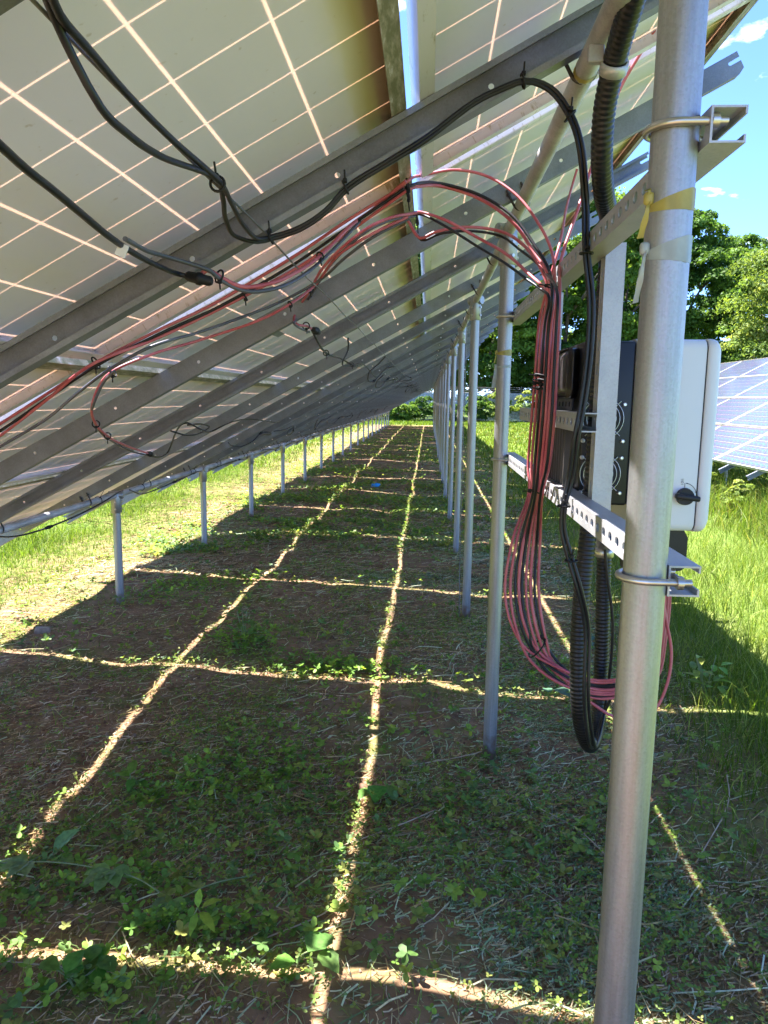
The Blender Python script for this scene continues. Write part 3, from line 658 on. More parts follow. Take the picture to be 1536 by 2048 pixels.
def tape(label, x, y, z, h, m, knot, tails, tilt=0.006):
    r = empty('marking_tape', (x, y, z)); tag(r, label, 'tape', 'tapes tied on the posts')
    tape_band(RP, 0, h, tilt, a0=knot, a1=knot + 2 * math.pi, pinch=0.3).build('band', m, r)
    c = Vector((math.cos(knot), math.sin(knot), 0)) * (RP + 0.004) + Vector((0, 0, tilt))
    k = MB(); k.bbox(-0.006, 0.006, -0.005, 0.005, -0.008, 0.008, 0.004, 2); k.build('knot', m, r, c)
    for (dx, dz, ln, wd) in tails:
        t = MB(); n = 6; vs = []
        for i in range(n + 1):
            f = i / n; p = c + Vector((dx * f, -0.006 * math.sin(f * 4), dz * f - 0.01 * f * f)); vs += [p + Vector((-wd / 2 * (0.4 + f * .6), 0.003 * math.sin(i * 2), 0)), p + Vector((wd / 2 * (0.4 + f * .6), -0.003 * math.sin(i * 2), 0.002))]
        t.add(vs, [(2 * i, 2 * i + 2, 2 * i + 3, 2 * i + 1) for i in range(n)], True); t.build('tail', m, r)
    return r
tape('yellow plastic tape knotted round the nearest post', XREAR, Y0P, 1.708, 0.026, MT['yellow_tape'], 3.55, [(-0.003, 0.020, 1, 0.007), (-0.006, -0.036, 1, 0.009)])
tape('clear greenish film tied round the nearest post below the yellow tape', XREAR, Y0P, 1.652, 0.032, MT['clear_tape'], 3.5, [(-0.004, -0.03, 1, 0.006), (-0.006, -0.055, 1, 0.008)], 0.004)
tape('narrow yellow tape ring on the second tall post', XREAR, Y0P + L, 1.652, 0.024, MT['yellow_tape'], 3.4, [(-0.006, -0.03, 1, 0.006)], 0.002)
tape('torn white film strip hanging on the second tall post', XREAR, Y0P + L, 1.60, 0.010, MT['clear_tape'], 3.3, [(-0.004, -0.075, 1, 0.020)], 0.002)
r = tape_band(PIPE_R, 0, 0.016, 0.0).build('marking_tape', MT['yellow_tape'], loc=(XREAR, 1.565, HR), rot=(math.pi / 2, 0, 0)); tag(r, 'yellow tape scrap wound round the rear pipe at its first U-bolt', 'tape', 'tapes tied on the posts')
PATHS = {
    'wire': [[-0.33,1.19,1.798],[-0.335,1.556,1.795],[-0.34,2.608,1.793],[-0.28,3.677,1.825]],
    'black_a': [[-0.319,0.636,1.795],[-0.329,0.676,1.789],[-0.326,0.702,1.768],[-0.316,0.73,1.739],[-0.318,0.8,1.738],[-0.329,0.925,1.755],[-0.325,1.16,1.792],[-0.342,1.25,1.787],[-0.368,1.36,1.781],[-0.376,1.46,1.774],[-0.346,1.51,1.774],[-0.321,1.535,1.785],[-0.265,1.535,1.802],[-0.214,1.535,1.834],[-0.17,1.535,1.878],[-0.096,1.535,1.923],[-0.018,1.535,1.968],[0.077,1.535,2.036],[0.124,1.535,2.058],[0.171,1.535,2.073],[0.219,1.55,2.064],[0.259,1.55,2.016],[0.28,1.55,1.964],[0.301,1.58,1.87],[0.309,1.58,1.769],[0.323,1.58,1.675],[0.325,1.58,1.575],[0.318,1.58,1.473],[0.307,1.58,1.389],[0.307,1.62,1.3],[0.298,1.62,1.245],[0.298,1.62,1.19],[0.317,1.62,1.123],[0.34,1.62,1.055],[0.371,1.66,0.951],[0.378,1.66,0.782],[0.402,1.7,0.667],[0.468,1.9,0.56],[0.507,2.0,0.583],[0.529,2.0,0.651]],
    'black_b': [[-0.313,0.635,1.792],[-0.32,0.666,1.788],[-0.323,0.729,1.787],[-0.326,0.816,1.785],[-0.326,0.954,1.785],[-0.32,1.154,1.788],[-0.334,1.27,1.788],[-0.345,1.4,1.78],[-0.34,1.5,1.778],[-0.321,1.535,1.79],[-0.265,1.535,1.808],[-0.214,1.535,1.84],[-0.17,1.535,1.885],[-0.096,1.535,1.929],[-0.018,1.535,1.975],[0.077,1.535,2.041],[0.124,1.535,2.063],[0.171,1.535,2.077],[0.224,1.55,2.069],[0.266,1.55,2.019],[0.288,1.55,1.964],[0.309,1.58,1.87],[0.317,1.58,1.769],[0.332,1.58,1.675],[0.334,1.58,1.575],[0.327,1.58,1.473],[0.316,1.58,1.39],[0.316,1.62,1.301],[0.305,1.62,1.245],[0.306,1.62,1.19],[0.327,1.62,1.123],[0.349,1.62,1.055],[0.38,1.66,0.951],[0.388,1.66,0.782],[0.418,1.72,0.658],[0.482,1.92,0.561],[0.522,2.02,0.635],[0.527,2.02,0.855],[0.503,2.02,0.998],[0.493,2.02,1.068]],
    'conduit': [[0.309,1.25,2.124],[0.307,1.3,2.093],[0.306,1.38,2.054],[0.306,1.45,1.992],[0.316,1.5,1.93],[0.341,1.58,1.884],[0.388,1.722,1.854],[0.388,1.717,1.758],[0.388,1.736,1.608],[0.388,1.737,1.474],[0.388,1.739,1.359],[0.39,1.76,1.215],[0.385,1.76,1.106],[0.379,1.76,0.957],[0.381,1.76,0.83],[0.393,1.77,0.709],[0.422,1.82,0.615],[0.467,1.93,0.544],[0.504,2.03,0.555],[0.512,2.06,0.678],[0.507,2.06,0.872],[0.501,2.06,1.052]],
    'tail_red': [[0.455,1.93,0.665],[0.518,1.93,0.627],[0.575,1.92,0.622],[0.621,1.92,0.647],[0.652,1.92,0.722],[0.658,1.92,0.815],[0.638,1.92,0.904],[0.625,1.92,0.971],[0.615,1.92,1.051]],
    'pv0_red': [[-0.093,1.903,1.973],[-0.062,1.88,1.99],[-0.023,2.08,2.061],[0.05,2.08,2.073],[0.133,2.08,2.06],[0.212,2.03,1.999],[0.267,1.98,1.917],[0.301,1.95,1.839],[0.298,1.868,1.717],[0.298,1.89,1.655],[0.298,1.899,1.534],[0.298,1.908,1.435],[0.298,1.946,1.304],[0.298,1.992,1.226],[0.29,2.04,1.087],[0.283,2.02,0.949],[0.301,2.0,0.84],[0.339,2.0,0.754],[0.399,1.97,0.707],[0.477,1.97,0.678],[0.545,1.95,0.694],[0.606,1.9,0.765],[0.622,1.9,0.862],[0.624,1.9,0.97],[0.614,1.9,1.049]],
    'pv1_black': [[-0.094,1.927,1.973],[-0.06,1.927,1.991],[0.018,2.08,2.039],[0.118,2.08,2.012],[0.207,2.03,1.945],[0.265,1.98,1.856],[0.293,1.95,1.802],[0.292,1.857,1.716],[0.292,1.889,1.655],[0.292,1.901,1.534],[0.292,1.913,1.435],[0.292,1.95,1.304],[0.292,1.982,1.227],[0.281,2.04,1.086],[0.272,2.02,0.948],[0.291,2.0,0.835],[0.33,2.0,0.743],[0.395,1.97,0.694],[0.478,1.97,0.666],[0.546,1.95,0.683],[0.597,1.92,0.758],[0.612,1.92,0.862],[0.615,1.92,0.971],[0.604,1.92,1.051]],
    'pv2_red': [[-0.095,1.944,1.972],[-0.061,1.952,1.991],[0.031,2.09,2.033],[0.126,2.09,2.002],[0.209,2.04,1.932],[0.262,1.99,1.846],[0.288,1.95,1.796],[0.306,1.886,1.72],[0.306,1.897,1.656],[0.306,1.903,1.535],[0.306,1.909,1.435],[0.306,1.948,1.304],[0.306,2.011,1.224],[0.301,2.04,1.087],[0.296,2.02,0.949],[0.314,2.0,0.844],[0.349,2.0,0.762],[0.404,1.97,0.716],[0.476,1.97,0.686],[0.545,1.95,0.703],[0.611,1.94,0.776],[0.627,1.94,0.87],[0.63,1.94,0.98],[0.619,1.94,1.06]],
    'pv3_black': [[-0.072,2.225,1.985],[-0.04,2.252,2.002],[0.036,2.2,1.957],[0.122,2.2,1.906],[0.199,2.1,1.839],[0.251,2.0,1.779],[0.279,1.96,1.751],[0.292,1.904,1.722],[0.292,1.954,1.662],[0.292,1.973,1.537],[0.292,1.991,1.433],[0.292,2.026,1.297],[0.292,2.032,1.221],[0.266,2.04,1.086],[0.253,2.02,0.948],[0.273,2.0,0.846],[0.314,2.0,0.769],[0.385,1.97,0.725],[0.476,1.97,0.695],[0.544,1.95,0.711],[0.6,1.96,0.767],[0.616,1.96,0.856],[0.619,1.96,0.967],[0.609,1.96,1.049]],
    'pv4_red': [[-0.071,2.192,1.985],[-0.039,2.23,2.002],[0.035,2.2,1.974],[0.121,2.2,1.93],[0.201,2.1,1.863],[0.255,2.0,1.792],[0.28,1.96,1.759],[0.302,2.004,1.735],[0.302,2.071,1.673],[0.302,2.095,1.541],[0.302,2.119,1.431],[0.302,2.155,1.286],[0.302,2.14,1.208],[0.255,2.04,1.086],[0.24,2.02,0.947],[0.26,2.0,0.836],[0.304,2.0,0.748],[0.38,1.97,0.699],[0.477,1.97,0.672],[0.546,1.95,0.688],[0.64,1.98,0.74],[0.655,1.98,0.844],[0.658,1.98,0.956],[0.647,1.98,1.039]],
    'pv5_red': [[-0.074,2.3,1.997],[-0.036,2.3,1.945],[0.008,2.28,1.958],[0.096,2.28,1.972],[0.184,2.28,1.964],[0.243,2.15,1.904],[0.285,1.98,1.795],[0.306,1.971,1.731],[0.306,2.013,1.668],[0.306,2.029,1.539],[0.306,2.045,1.432],[0.306,2.082,1.293],[0.306,2.103,1.213],[0.273,2.04,1.086],[0.263,2.02,0.948],[0.281,2.0,0.851],[0.321,2.0,0.78],[0.388,1.97,0.738],[0.475,1.97,0.706],[0.544,1.95,0.723],[0.627,2.0,0.738],[0.644,2.0,0.822],[0.647,2.0,0.936],[0.636,2.0,1.02]],
    'pv6_black': [[-0.071,2.32,2.001],[-0.033,2.32,1.944],[0.023,2.28,1.953],[0.111,2.28,1.961],[0.191,2.28,1.95],[0.244,2.15,1.883],[0.287,1.98,1.801],[0.292,1.775,1.705],[0.292,1.776,1.644],[0.292,1.779,1.53],[0.292,1.782,1.437],[0.292,1.819,1.315],[0.292,1.892,1.239],[0.31,2.04,1.087],[0.307,2.02,0.949],[0.324,2.0,0.849],[0.358,2.0,0.773],[0.408,1.97,0.729],[0.476,1.97,0.698],[0.544,1.95,0.714],[0.623,2.02,0.754],[0.64,2.02,0.845],[0.643,2.02,0.959],[0.632,2.02,1.043]],
    'pv7_red': [[0.571,2.0,2.438],[0.527,2.06,2.362],[0.48,2.1,2.276],[0.425,2.1,2.108],[0.363,2.0,1.934],[0.326,1.95,1.827],[0.302,1.81,1.71],[0.302,1.803,1.647],[0.302,1.804,1.531],[0.302,1.804,1.437],[0.302,1.843,1.314],[0.302,1.929,1.234],[0.319,2.04,1.087],[0.318,2.02,0.95],[0.336,2.0,0.834],[0.369,2.0,0.739],[0.415,1.97,0.688],[0.478,1.97,0.66],[0.547,1.95,0.677],[0.666,2.04,0.703],[0.681,2.04,0.818],[0.684,2.04,0.933],[0.672,2.04,1.019]],
    'pv9_red': [[0.467,2.58,2.219],[0.456,2.58,2.178],[0.39,2.3,2.025],[0.324,2.0,1.854],[0.298,2.019,1.737],[0.298,2.104,1.676],[0.298,2.133,1.542],[0.298,2.163,1.43],[0.298,2.197,1.282],[0.298,2.157,1.206],[0.243,2.04,1.086],[0.225,2.02,0.947],[0.245,2.0,0.852],[0.29,2.0,0.784],[0.372,1.97,0.744],[0.475,1.97,0.712],[0.543,1.95,0.728],[0.667,2.08,0.736],[0.685,2.08,0.819],[0.688,2.08,0.937],[0.676,2.08,1.024]],
    'l_red_a': [[-0.066,1.873,1.988],[-0.099,1.903,1.97],[-0.156,2.0,1.953],[-0.203,1.9,1.891],[-0.263,1.8,1.801],[-0.305,1.7,1.746],[-0.345,1.62,1.711],[-0.395,1.56,1.696],[-0.43,1.53,1.711],[-0.445,1.5,1.718],[-0.456,1.5,1.711],[-0.461,1.5,1.703]],
    'l_grey_a': [[-0.183,1.95,1.914],[-0.246,1.85,1.818],[-0.291,1.75,1.752],[-0.336,1.63,1.702],[-0.387,1.57,1.688],[-0.428,1.53,1.704],[-0.438,1.5,1.716],[-0.47,1.47,1.725],[-0.502,1.42,1.73],[-0.505,1.34,1.724],[-0.496,1.22,1.72]],
    'l_black_main': [[-0.446,0.725,1.732],[-0.455,0.799,1.727],[-0.463,0.86,1.723],[-0.469,0.935,1.719],[-0.478,1.026,1.714],[-0.491,1.149,1.708],[-0.497,1.271,1.704],[-0.498,1.381,1.704],[-0.497,1.49,1.708],[-0.459,1.49,1.7]],
    'l_red_b': [[-0.072,1.904,1.985],[-0.206,1.923,1.913],[-0.34,1.967,1.84],[-0.476,1.987,1.767],[-0.586,1.99,1.708],[-0.72,1.944,1.635],[-0.873,1.923,1.553],[-1.015,1.949,1.476],[-1.179,1.983,1.387],[-1.321,2.016,1.31]],
    'l_black_b': [[-0.071,1.888,1.974],[-0.208,1.942,1.9],[-0.344,1.994,1.826],[-0.482,2.01,1.752],[-0.587,1.995,1.695],[-0.719,1.939,1.624],[-0.867,1.909,1.544],[-1.018,1.954,1.463],[-1.197,2.01,1.366],[-1.341,2.045,1.288]],
    'l_red_c': [[-0.066,1.894,1.971],[-0.21,1.966,1.893],[-0.351,2.029,1.817],[-0.498,2.02,1.738],[-0.601,1.995,1.682],[-0.721,1.946,1.617],[-0.851,1.855,1.547],[-1.017,1.939,1.457],[-1.215,2.039,1.351],[-1.371,2.087,1.267]],
    'l_red_d': [[-0.048,2.222,1.998],[-0.117,2.121,1.961],[-0.176,2.094,1.929],[-0.242,2.138,1.893],[-0.312,2.233,1.855],[-0.389,2.44,1.814],[-0.448,2.593,1.782],[-0.465,2.567,1.739],[-0.447,2.522,1.714],[-0.426,2.584,1.714],[-0.424,2.705,1.715]],
    'l_grey_d': [[-0.048,2.256,1.998],[-0.118,2.146,1.96],[-0.174,2.122,1.93],[-0.239,2.174,1.895],[-0.307,2.282,1.858],[-0.388,2.492,1.814],[-0.453,2.658,1.779],[-0.462,2.612,1.74],[-0.428,2.362,1.702],[-0.433,2.463,1.699],[-0.429,2.666,1.701]],
    'l_red_e': [[-0.071,2.191,1.98],[-0.174,2.158,1.924],[-0.262,2.181,1.877],[-0.365,2.386,1.821],[-0.424,2.277,1.749],[-0.514,2.267,1.701],[-0.693,2.244,1.638],[-0.793,2.097,1.584],[-0.884,2.049,1.535],[-0.952,2.101,1.487],[-0.989,2.139,1.433],[-1.047,2.287,1.379],[-1.092,2.47,1.332],[-1.197,2.863,1.275],[-1.361,3.554,1.186]],
    'l_grey_e': [[-0.068,2.222,1.982],[-0.17,2.2,1.926],[-0.256,2.258,1.88],[-0.345,2.357,1.832],[-0.47,2.352,1.764],[-0.577,2.273,1.707],[-0.671,2.175,1.656],[-0.77,2.037,1.602],[-0.883,2.031,1.541],[-0.996,2.083,1.48],[-1.158,2.186,1.393],[-1.317,2.206,1.307],[-1.48,2.25,1.219]],
    'l_grey_f': [[-0.862,2.01,1.535],[-0.926,2.077,1.501],[-0.963,2.098,1.447],[-1.041,2.252,1.405],[-1.079,2.377,1.356],[-1.188,2.729,1.297],[-1.323,3.228,1.224],[-1.447,3.791,1.157]],
    'l_black_g': [[-0.428,2.725,1.713],[-0.427,2.867,1.68],[-0.453,3.282,1.665],[-0.454,3.505,1.665],[-0.508,4.513,1.693],[-0.466,4.52,1.67],[-0.471,5.169,1.713],[-0.511,6.762,1.691],[-0.551,8.434,1.669]],
    'l_black_h': [[-0.436,4.01,1.788],[-0.441,4.06,1.729],[-0.467,4.048,1.67],[-0.478,4.515,1.663],[-0.484,5.091,1.705]],
    'l_black_i': [[-1.394,3.653,1.169],[-1.434,3.856,1.147],[-1.532,4.276,1.14],[-1.252,3.703,1.325],[-1.209,3.667,1.337],[-1.191,3.82,1.301],[-1.243,4.221,1.273],[-1.19,4.242,1.302],[-1.242,4.85,1.319],[-1.243,5.133,1.318],[-1.313,5.924,1.281],[-1.407,7.002,1.23]],
    'l_black_j': [[-1.312,3.722,1.293],[-1.273,3.822,1.268],[-1.275,4.089,1.267],[-1.272,4.25,1.292],[-1.21,3.884,1.325],[-1.206,3.666,1.327]],
}
def cable(path, r, m, label, group=None, name='cable', n=8, step=0.014, cat='cable'):
    o = MB().tube(smooth_path(PATHS[path] if isinstance(path, str) else path, step), r, n).build(name, m); tag(o, label, cat, group); return o
def tie(parent, p, axis=(0, 1, 0), R=0.012, tail=0.03, d=(0, 0, 1)):
    """zip tie: flat loop, head and cut tail"""
    m = MB(); p = Vector(p); ax = Vector(axis).normalized(); m.ring(p, ax, R, 0.0022, 16, 6)
    d = Vector(d).normalized(); h = p + d * R; m.bbox(h.x - .004, h.x + .004, h.y - .004, h.y + .004, h.z - .004, h.z + .004, 0.0012, 1); m.cyl(h, h + d * tail, 0.0017, 6); m.build('cable_tie', MT['tie'], parent)
def connector(parent, p, d, ln=0.05, r=0.0085):
    p = Vector(p); d = Vector(d).normalized(); m = MB()
    m.tube([p - d * ln * .5, p - d * ln * .42, p - d * ln * .1, p - d * ln * .08, p + d * ln * .08, p + d * ln * .1, p + d * ln * .4, p + d * ln * .5], r, 12, True, [r * .55, r * .8, r * .85, r, r, r * .8, r * .8, r * .5]); m.build('connector', MT['tie'], parent)

# steel messenger wire along the row
w = cable([(-0.335, y, 1.796 - (0.006 if i % 2 else 0.0)) for i, y in enumerate(np.arange(0.4, 38, 0.52))], 0.0021, MT['wire'], 'thin steel messenger wire strung along the row under the rails', None, 'messenger_wire', 6, 0.1, 'wire')
ba = cable('black_a', 0.0043, MT['black'], 'black cable sagging below the messenger wire, then along the first rail', 'black cables on the first rail')
bb = cable('black_b', 0.0043, MT['black'], 'black cable close against the messenger wire, then along the first rail', 'black cables on the first rail')
B1 = PATHS['black_b']
for p, ax, rr in ((B1[5], (0.0, 1, 0), 0.011), (B1[9], (1, 0, .4), 0.013), (B1[12], (1, 0, 0.5), 0.013), (B1[17], (1, 0, .3), 0.013), (B1[19], (.7, 0, -.7), 0.013), (B1[22], (0, 0, 1), 0.013), (B1[28], (0, 0, 1), 0.013), (B1[30], (0, 0, 1), 0.013)):
    q = Vector(p) + Vector((-0.004, 0, -0.002)); tie(bb, q, ax, rr, 0.02, (0, -0.6, 1))
# corrugated conduit
cp_ = smooth_path(PATHS['conduit'], 0.0026); RC = 0.0208
con = MB().tube(cp_, RC, 18, True, [RC - (0.0021 if i % 4 == 0 else (0.0008 if i % 2 else 0.0)) for i in range(len(cp_))]).build('conduit', MT['conduit']); tag(con, 'thick black corrugated conduit looping down under the inverter', 'conduit')
e = Vector(PATHS['conduit'][-1]); f = MB()
f.tube([e + Vector((0, 0, -0.012)), e + Vector((0, 0, -0.01)), e + Vector((0, 0, 0.015)), e + Vector((0, 0, 0.016)), e + Vector((0, 0, 0.04)), e + Vector((0, 0, 0.041)), e + Vector((0, 0, 0.108))], 0.025, 16, True, [0.024, 0.0265, 0.0265, 0.024, 0.024, 0.021, 0.021]); f.build('gland_fitting', MT['bolt'], con)
st = MB(); a = Vector(PATHS['conduit'][2]); b2 = Vector(PATHS['conduit'][3]); ax = (b2 - a).normalized(); c0 = a + ax * 0.02
st.tube([c0 - ax * 0.010, c0 - ax * 0.0098, c0 + ax * 0.0098, c0 + ax * 0.010], RC + 0.003, 18, False, [RC, RC + 0.0032, RC + 0.0032, RC]); st.bbox(c0.x - 0.045, c0.x - 0.018, c0.y - 0.008, c0.y + 0.008, c0.z + 0.006, c0.z + 0.034, 0.002, 1)
st.build('conduit_strap', MT['strut'], con)
# home-run bundle: red and black cables arching from the array to the inverter
ARC = {0: 'red cable arching highest from the array down to the inverter', 1: 'black cable arching just below the topmost red one', 2: 'red cable in the middle of the upper arch over the channel', 3: 'black cable on the lowest edge of the lower arch', 4: 'red cable along the lower arch beside the black one',
       5: 'red cable rising from the second rail in the lower arch', 6: 'black cable rising from the second rail in the lower arch', 7: 'red cable dropping straight from the top edge of the array to the bundle', 8: 'black cable dropping from the top edge of the array to the bundle', 9: 'short red cable dropping from the second rail into the bundle'}
PV = []
for k in sorted(p for p in PATHS if p.startswith('pv')):
    i = int(k[2]); PV.append(cable(k, 0.0038 + 0.0004 * (i % 3), MT['red' if 'red' in k else 'black'], ARC[i], 'cables of the inverter bundle'))
for z, y, rr in ((1.748, 1.90, 0.03), (1.52, 1.93, 0.034), (1.50, 1.95, 0.034), (1.226, 2.01, 0.036)):
    for s in range(1 if z > 1.6 or z < 1.3 else 2): tie(PV[0], (0.298, y + s * 0.02, z + s * 0.012), (0.25, 0, 1), rr * (0.62 + 0.2 * s), 0.02, (-1, -0.5, 0.1))
tie(PV[1], (0.318, 2.0, 0.79), (0.75, 0, -0.6), 0.034, 0.016, (0.3, 0, 1))
for p in ((-0.062, 1.90, 1.985), (-0.062, 1.93, 1.972), (-0.045, 2.24, 1.985)): tie(PV[0], p, (1, 0.1, 0.3), 0.016, 0.03, (0.1, -0.4, -1))
cable('tail_red', 0.0042, MT['red'], 'loose red cable loop hanging right of the nearest post below the inverter', 'cables of the inverter bundle')
# runs to the left along the frames
LEFT = [('l_red_a', 'red', 0.0046, 'red cable drooping from the gap to a connector on the first rail'), ('l_grey_a', 'grey_cable', 0.0044, 'grey cable drooping beside the red one on the first rail'),
        ('l_black_main', 'black', 0.0053, 'heavy black cable crossing the nearest panel at upper left to a connector'), ('l_red_b', 'red', 0.0042, 'upper red cable running down the slope along the first panel gap'),
        ('l_black_b', 'black', 0.0042, 'black cable running down the slope along the first panel gap'), ('l_red_c', 'red', 0.0042, 'lower red cable running down the slope along the first panel gap'),
        ('l_red_d', 'red', 0.0042, 'red cable hooking down over the second rail to a black connector'), ('l_grey_d', 'grey_cable', 0.004, 'grey cable hooking down over the second rail to a black connector'),
        ('l_red_e', 'red', 0.0042, 'red cable running down slope and looping over the second rail at lower left'), ('l_grey_e', 'grey_cable', 0.0044, 'grey cable slanting down slope between the first and second rails'),
        ('l_grey_f', 'grey_cable', 0.004, 'grey cable looping beside the red one at lower left'), ('l_black_g', 'black', 0.0045, 'black panel lead hanging from the connector toward the far rails'),
        ('l_black_h', 'black', 0.0045, 'small black lead loop below the fourth rail'), ('l_black_i', 'black', 0.0045, 'black panel lead looping from the lower left connector to the next rails'), ('l_black_j', 'black', 0.0045, 'small black loop of spare lead under the second panel row')]
LO = {}
for k, m, r, lab in LEFT: LO[k] = cable(k, r, MT[m], lab, 'cables under the panels')
def pd(k, i, j): return Vector(PATHS[k][j]) - Vector(PATHS[k][i])
connector(LO['l_black_main'], PATHS['l_black_main'][-1], pd('l_black_main', -2, -1), 0.055, 0.0125)
connector(LO['l_red_d'], Vector(PATHS['l_red_d'][-1]) + Vector((0.01, 0.03, -0.004)), pd('l_red_d', -2, -1), 0.11, 0.014)
connector(LO['l_red_e'], Vector(PATHS['l_red_e'][-1]), pd('l_red_e', -2, -1), 0.16, 0.014)
lb = MB().box(-0.008, 0.008, -0.003, 0.003, -0.016, 0.004).build('cable_label', MT['white_film'], LO['l_black_main'], Vector(PATHS['l_black_main'][5]) + Vector((0.0, 0.05, -0.004)), (0.2, 0.4, 0.3))
for k, i, rr in (('l_red_a', 8, 0.013), ('l_red_a', 4, 0.009), ('l_red_b', 6, 0.016), ('l_red_c', 3, 0.012), ('l_red_d', 5, 0.01), ('l_red_d', 9, 0.012), ('l_red_e', 4, 0.009), ('l_red_e', 8, 0.016), ('l_red_e', 11, 0.011), ('l_red_e', 12, 0.011), ('l_black_g', 2, 0.012), ('l_black_g', 5, 0.012)):
    p = PATHS[k][i]; tie(LO[k], p, pd(k, i - 1, i + 1), rr, 0.018, (0.2, -0.5, -1))
# panel leads drooping from panel to panel farther down the row, and along the front pipe
for c in range(2, 12):
    y = G0 + c * L + random.uniform(-.3, .3); s = 2.55 + random.uniform(-.1, .1); pts = []
    for t in np.linspace(0, 1, 9): pts.append(slope_pt(s + 0.12 * math.sin(t * 7 + c), y + t * 1.3, -0.075 - 0.09 * math.sin(math.pi * t) * abs(math.sin(t * 6 + c))))
    o = cable(pts, 0.005, MT['black'], f'{ORD[c - 2]} drooping black lead from the camera along the messenger wire', 'drooping panel leads', 'panel_lead', 6, 0.05); connector(o, pts[4], Vector(pts[5]) - Vector(pts[3]), 0.07, 0.011)
for c in range(2, 12):
    y = G0 + c * L - 0.4 + random.uniform(-.3, .3); s = 1.35 + random.uniform(-.1, .1); pts = []
    for t in np.linspace(0, 1, 9): pts.append(slope_pt(s + 0.10 * math.sin(t * 6 + c * 2), y + t * 1.2, -0.075 - 0.08 * math.sin(math.pi * t) * abs(math.cos(t * 5 + c))))
    o = cable(pts, 0.005, MT['black'], f'{ORD[c - 2]} drooping black lead from the camera under the second panel row', 'drooping panel leads', 'panel_lead', 6, 0.05); connector(o, pts[4], Vector(pts[5]) - Vector(pts[3]), 0.07, 0.011)
for i in range(1, 13):
    y = 1.05 + i * L; pts = []
    for t in np.linspace(0, 1, 11): pts.append((XFRONT + 0.03 + 0.06 * math.sin(t * 9 + i), y + t * (L + 0.1), HF + 0.012 - 0.05 * math.sin(math.pi * t) + 0.04 * math.sin(t * 8 + i * 1.3)))
    o = cable(pts, 0.005, MT['black'], f'{ORD[i - 1]} black cable from the camera draped along the front pipe', 'cables draped on the front pipe', 'panel_lead', 6, 0.05)
    connector(o, pts[5], Vector(pts[6]) - Vector(pts[4]), 0.07, 0.011)
    for q in (2, 8): tie(o, (XFRONT, pts[q][1], HF), (0, 1, 0), 0.026, 0.05, (0.5, 0, 0.8))
hw = cable([(0.235, 4.86, 1.98), (0.232, 4.86, 1.2), (0.233, 4.87, 0.5), (0.24, 4.87, 0.01)], 0.0028, MT['wire'], 'thin dark wire hanging straight down beside the third tall post', None, 'hanging_wire', 6, 0.1, 'wire')
# ================================================================ plants and ground litter
def dist(x, y): return np.hypot(x, y)
def visible(x, y, m=0.18):
    d = np.stack([x, y, np.full_like(x, -CAM_H)], -1); z = d @ np.array(FWD); z = np.where(z < 0.05, 1e9, z)
    px = d @ np.array(RGT) / z * F_PX; py = d @ np.array(UPV) / z * F_PX; ok = (np.abs(px) < 768 * (1 + m) + 120) & (py > -1024 * (1 + m)) & (z < 1e8); return ok
def scatter(x0, x1, y0, y1, dens, seed):
    """points kept with probability dens(x, y) / max"""
    r = np.random.default_rng(seed); xx = (x0 + x1) / 2
    gx_, gy_ = np.meshgrid(np.linspace(x0, x1, 60), np.linspace(y0, y1, 120)); mx = float(dens(gx_, gy_).max()) * 1.05
    n = int((x1 - x0) * (y1 - y0) * mx); x = r.uniform(x0, x1, n); y = r.uniform(y0, y1, n); k = visible(x, y); x, y = x[k], y[k]
    k = r.random(len(x)) * mx < dens(x, y); return x[k], y[k]
def hue(n, cols, r, jit=0.25):
    c = np.array(cols); i = r.integers(0, len(c), n); j = r.integers(0, len(c), n); t = r.random((n, 1)); out = c[i] * (1 - t) + c[j] * t
    return out * (1 + jit * (r.random((n, 1)) * 2 - 1))
def blades(name, x, y, h, w, cols, m, seed, lean=0.6, tipdark=1.0):
    """grass: each blade three vertical stations, five vertices"""
    r = np.random.default_rng(seed); n = len(x); z = ground_z(x, y) - 0.004; a = r.uniform(0, 2 * np.pi, n); b = r.uniform(0, 2 * np.pi, n)
    hh = h * r.uniform(0.55, 1.25, n); ww = w * r.uniform(0.6, 1.4, n); ln = lean * r.uniform(0.1, 1.2, n)
    ux, uy = np.cos(a), np.sin(a); lx, ly = np.cos(b) * ln, np.sin(b) * ln
    def st(t, wf, sd): return np.stack([x + lx * hh * t ** 1.8 + ux * ww * wf * sd, y + ly * hh * t ** 1.8 + uy * ww * wf * sd, z + hh * t * (1 - 0.25 * np.minimum(ln, 1) * t)], -1)
    V = np.stack([st(0, .5, -1), st(0, .5, 1), st(.5, .42, -1), st(.5, .42, 1), st(1.0, .06, -1), st(1.0, .06, 1)], 1).reshape(-1, 3)
    k = np.arange(n)[:, None] * 6; F = np.concatenate([k + [0, 1, 3, 2], k + [2, 3, 5, 4]], 1).reshape(-1, 4)
    c = np.repeat(hue(n, cols, r), 6, 0); return arr_mesh(name, V, F, m, c)
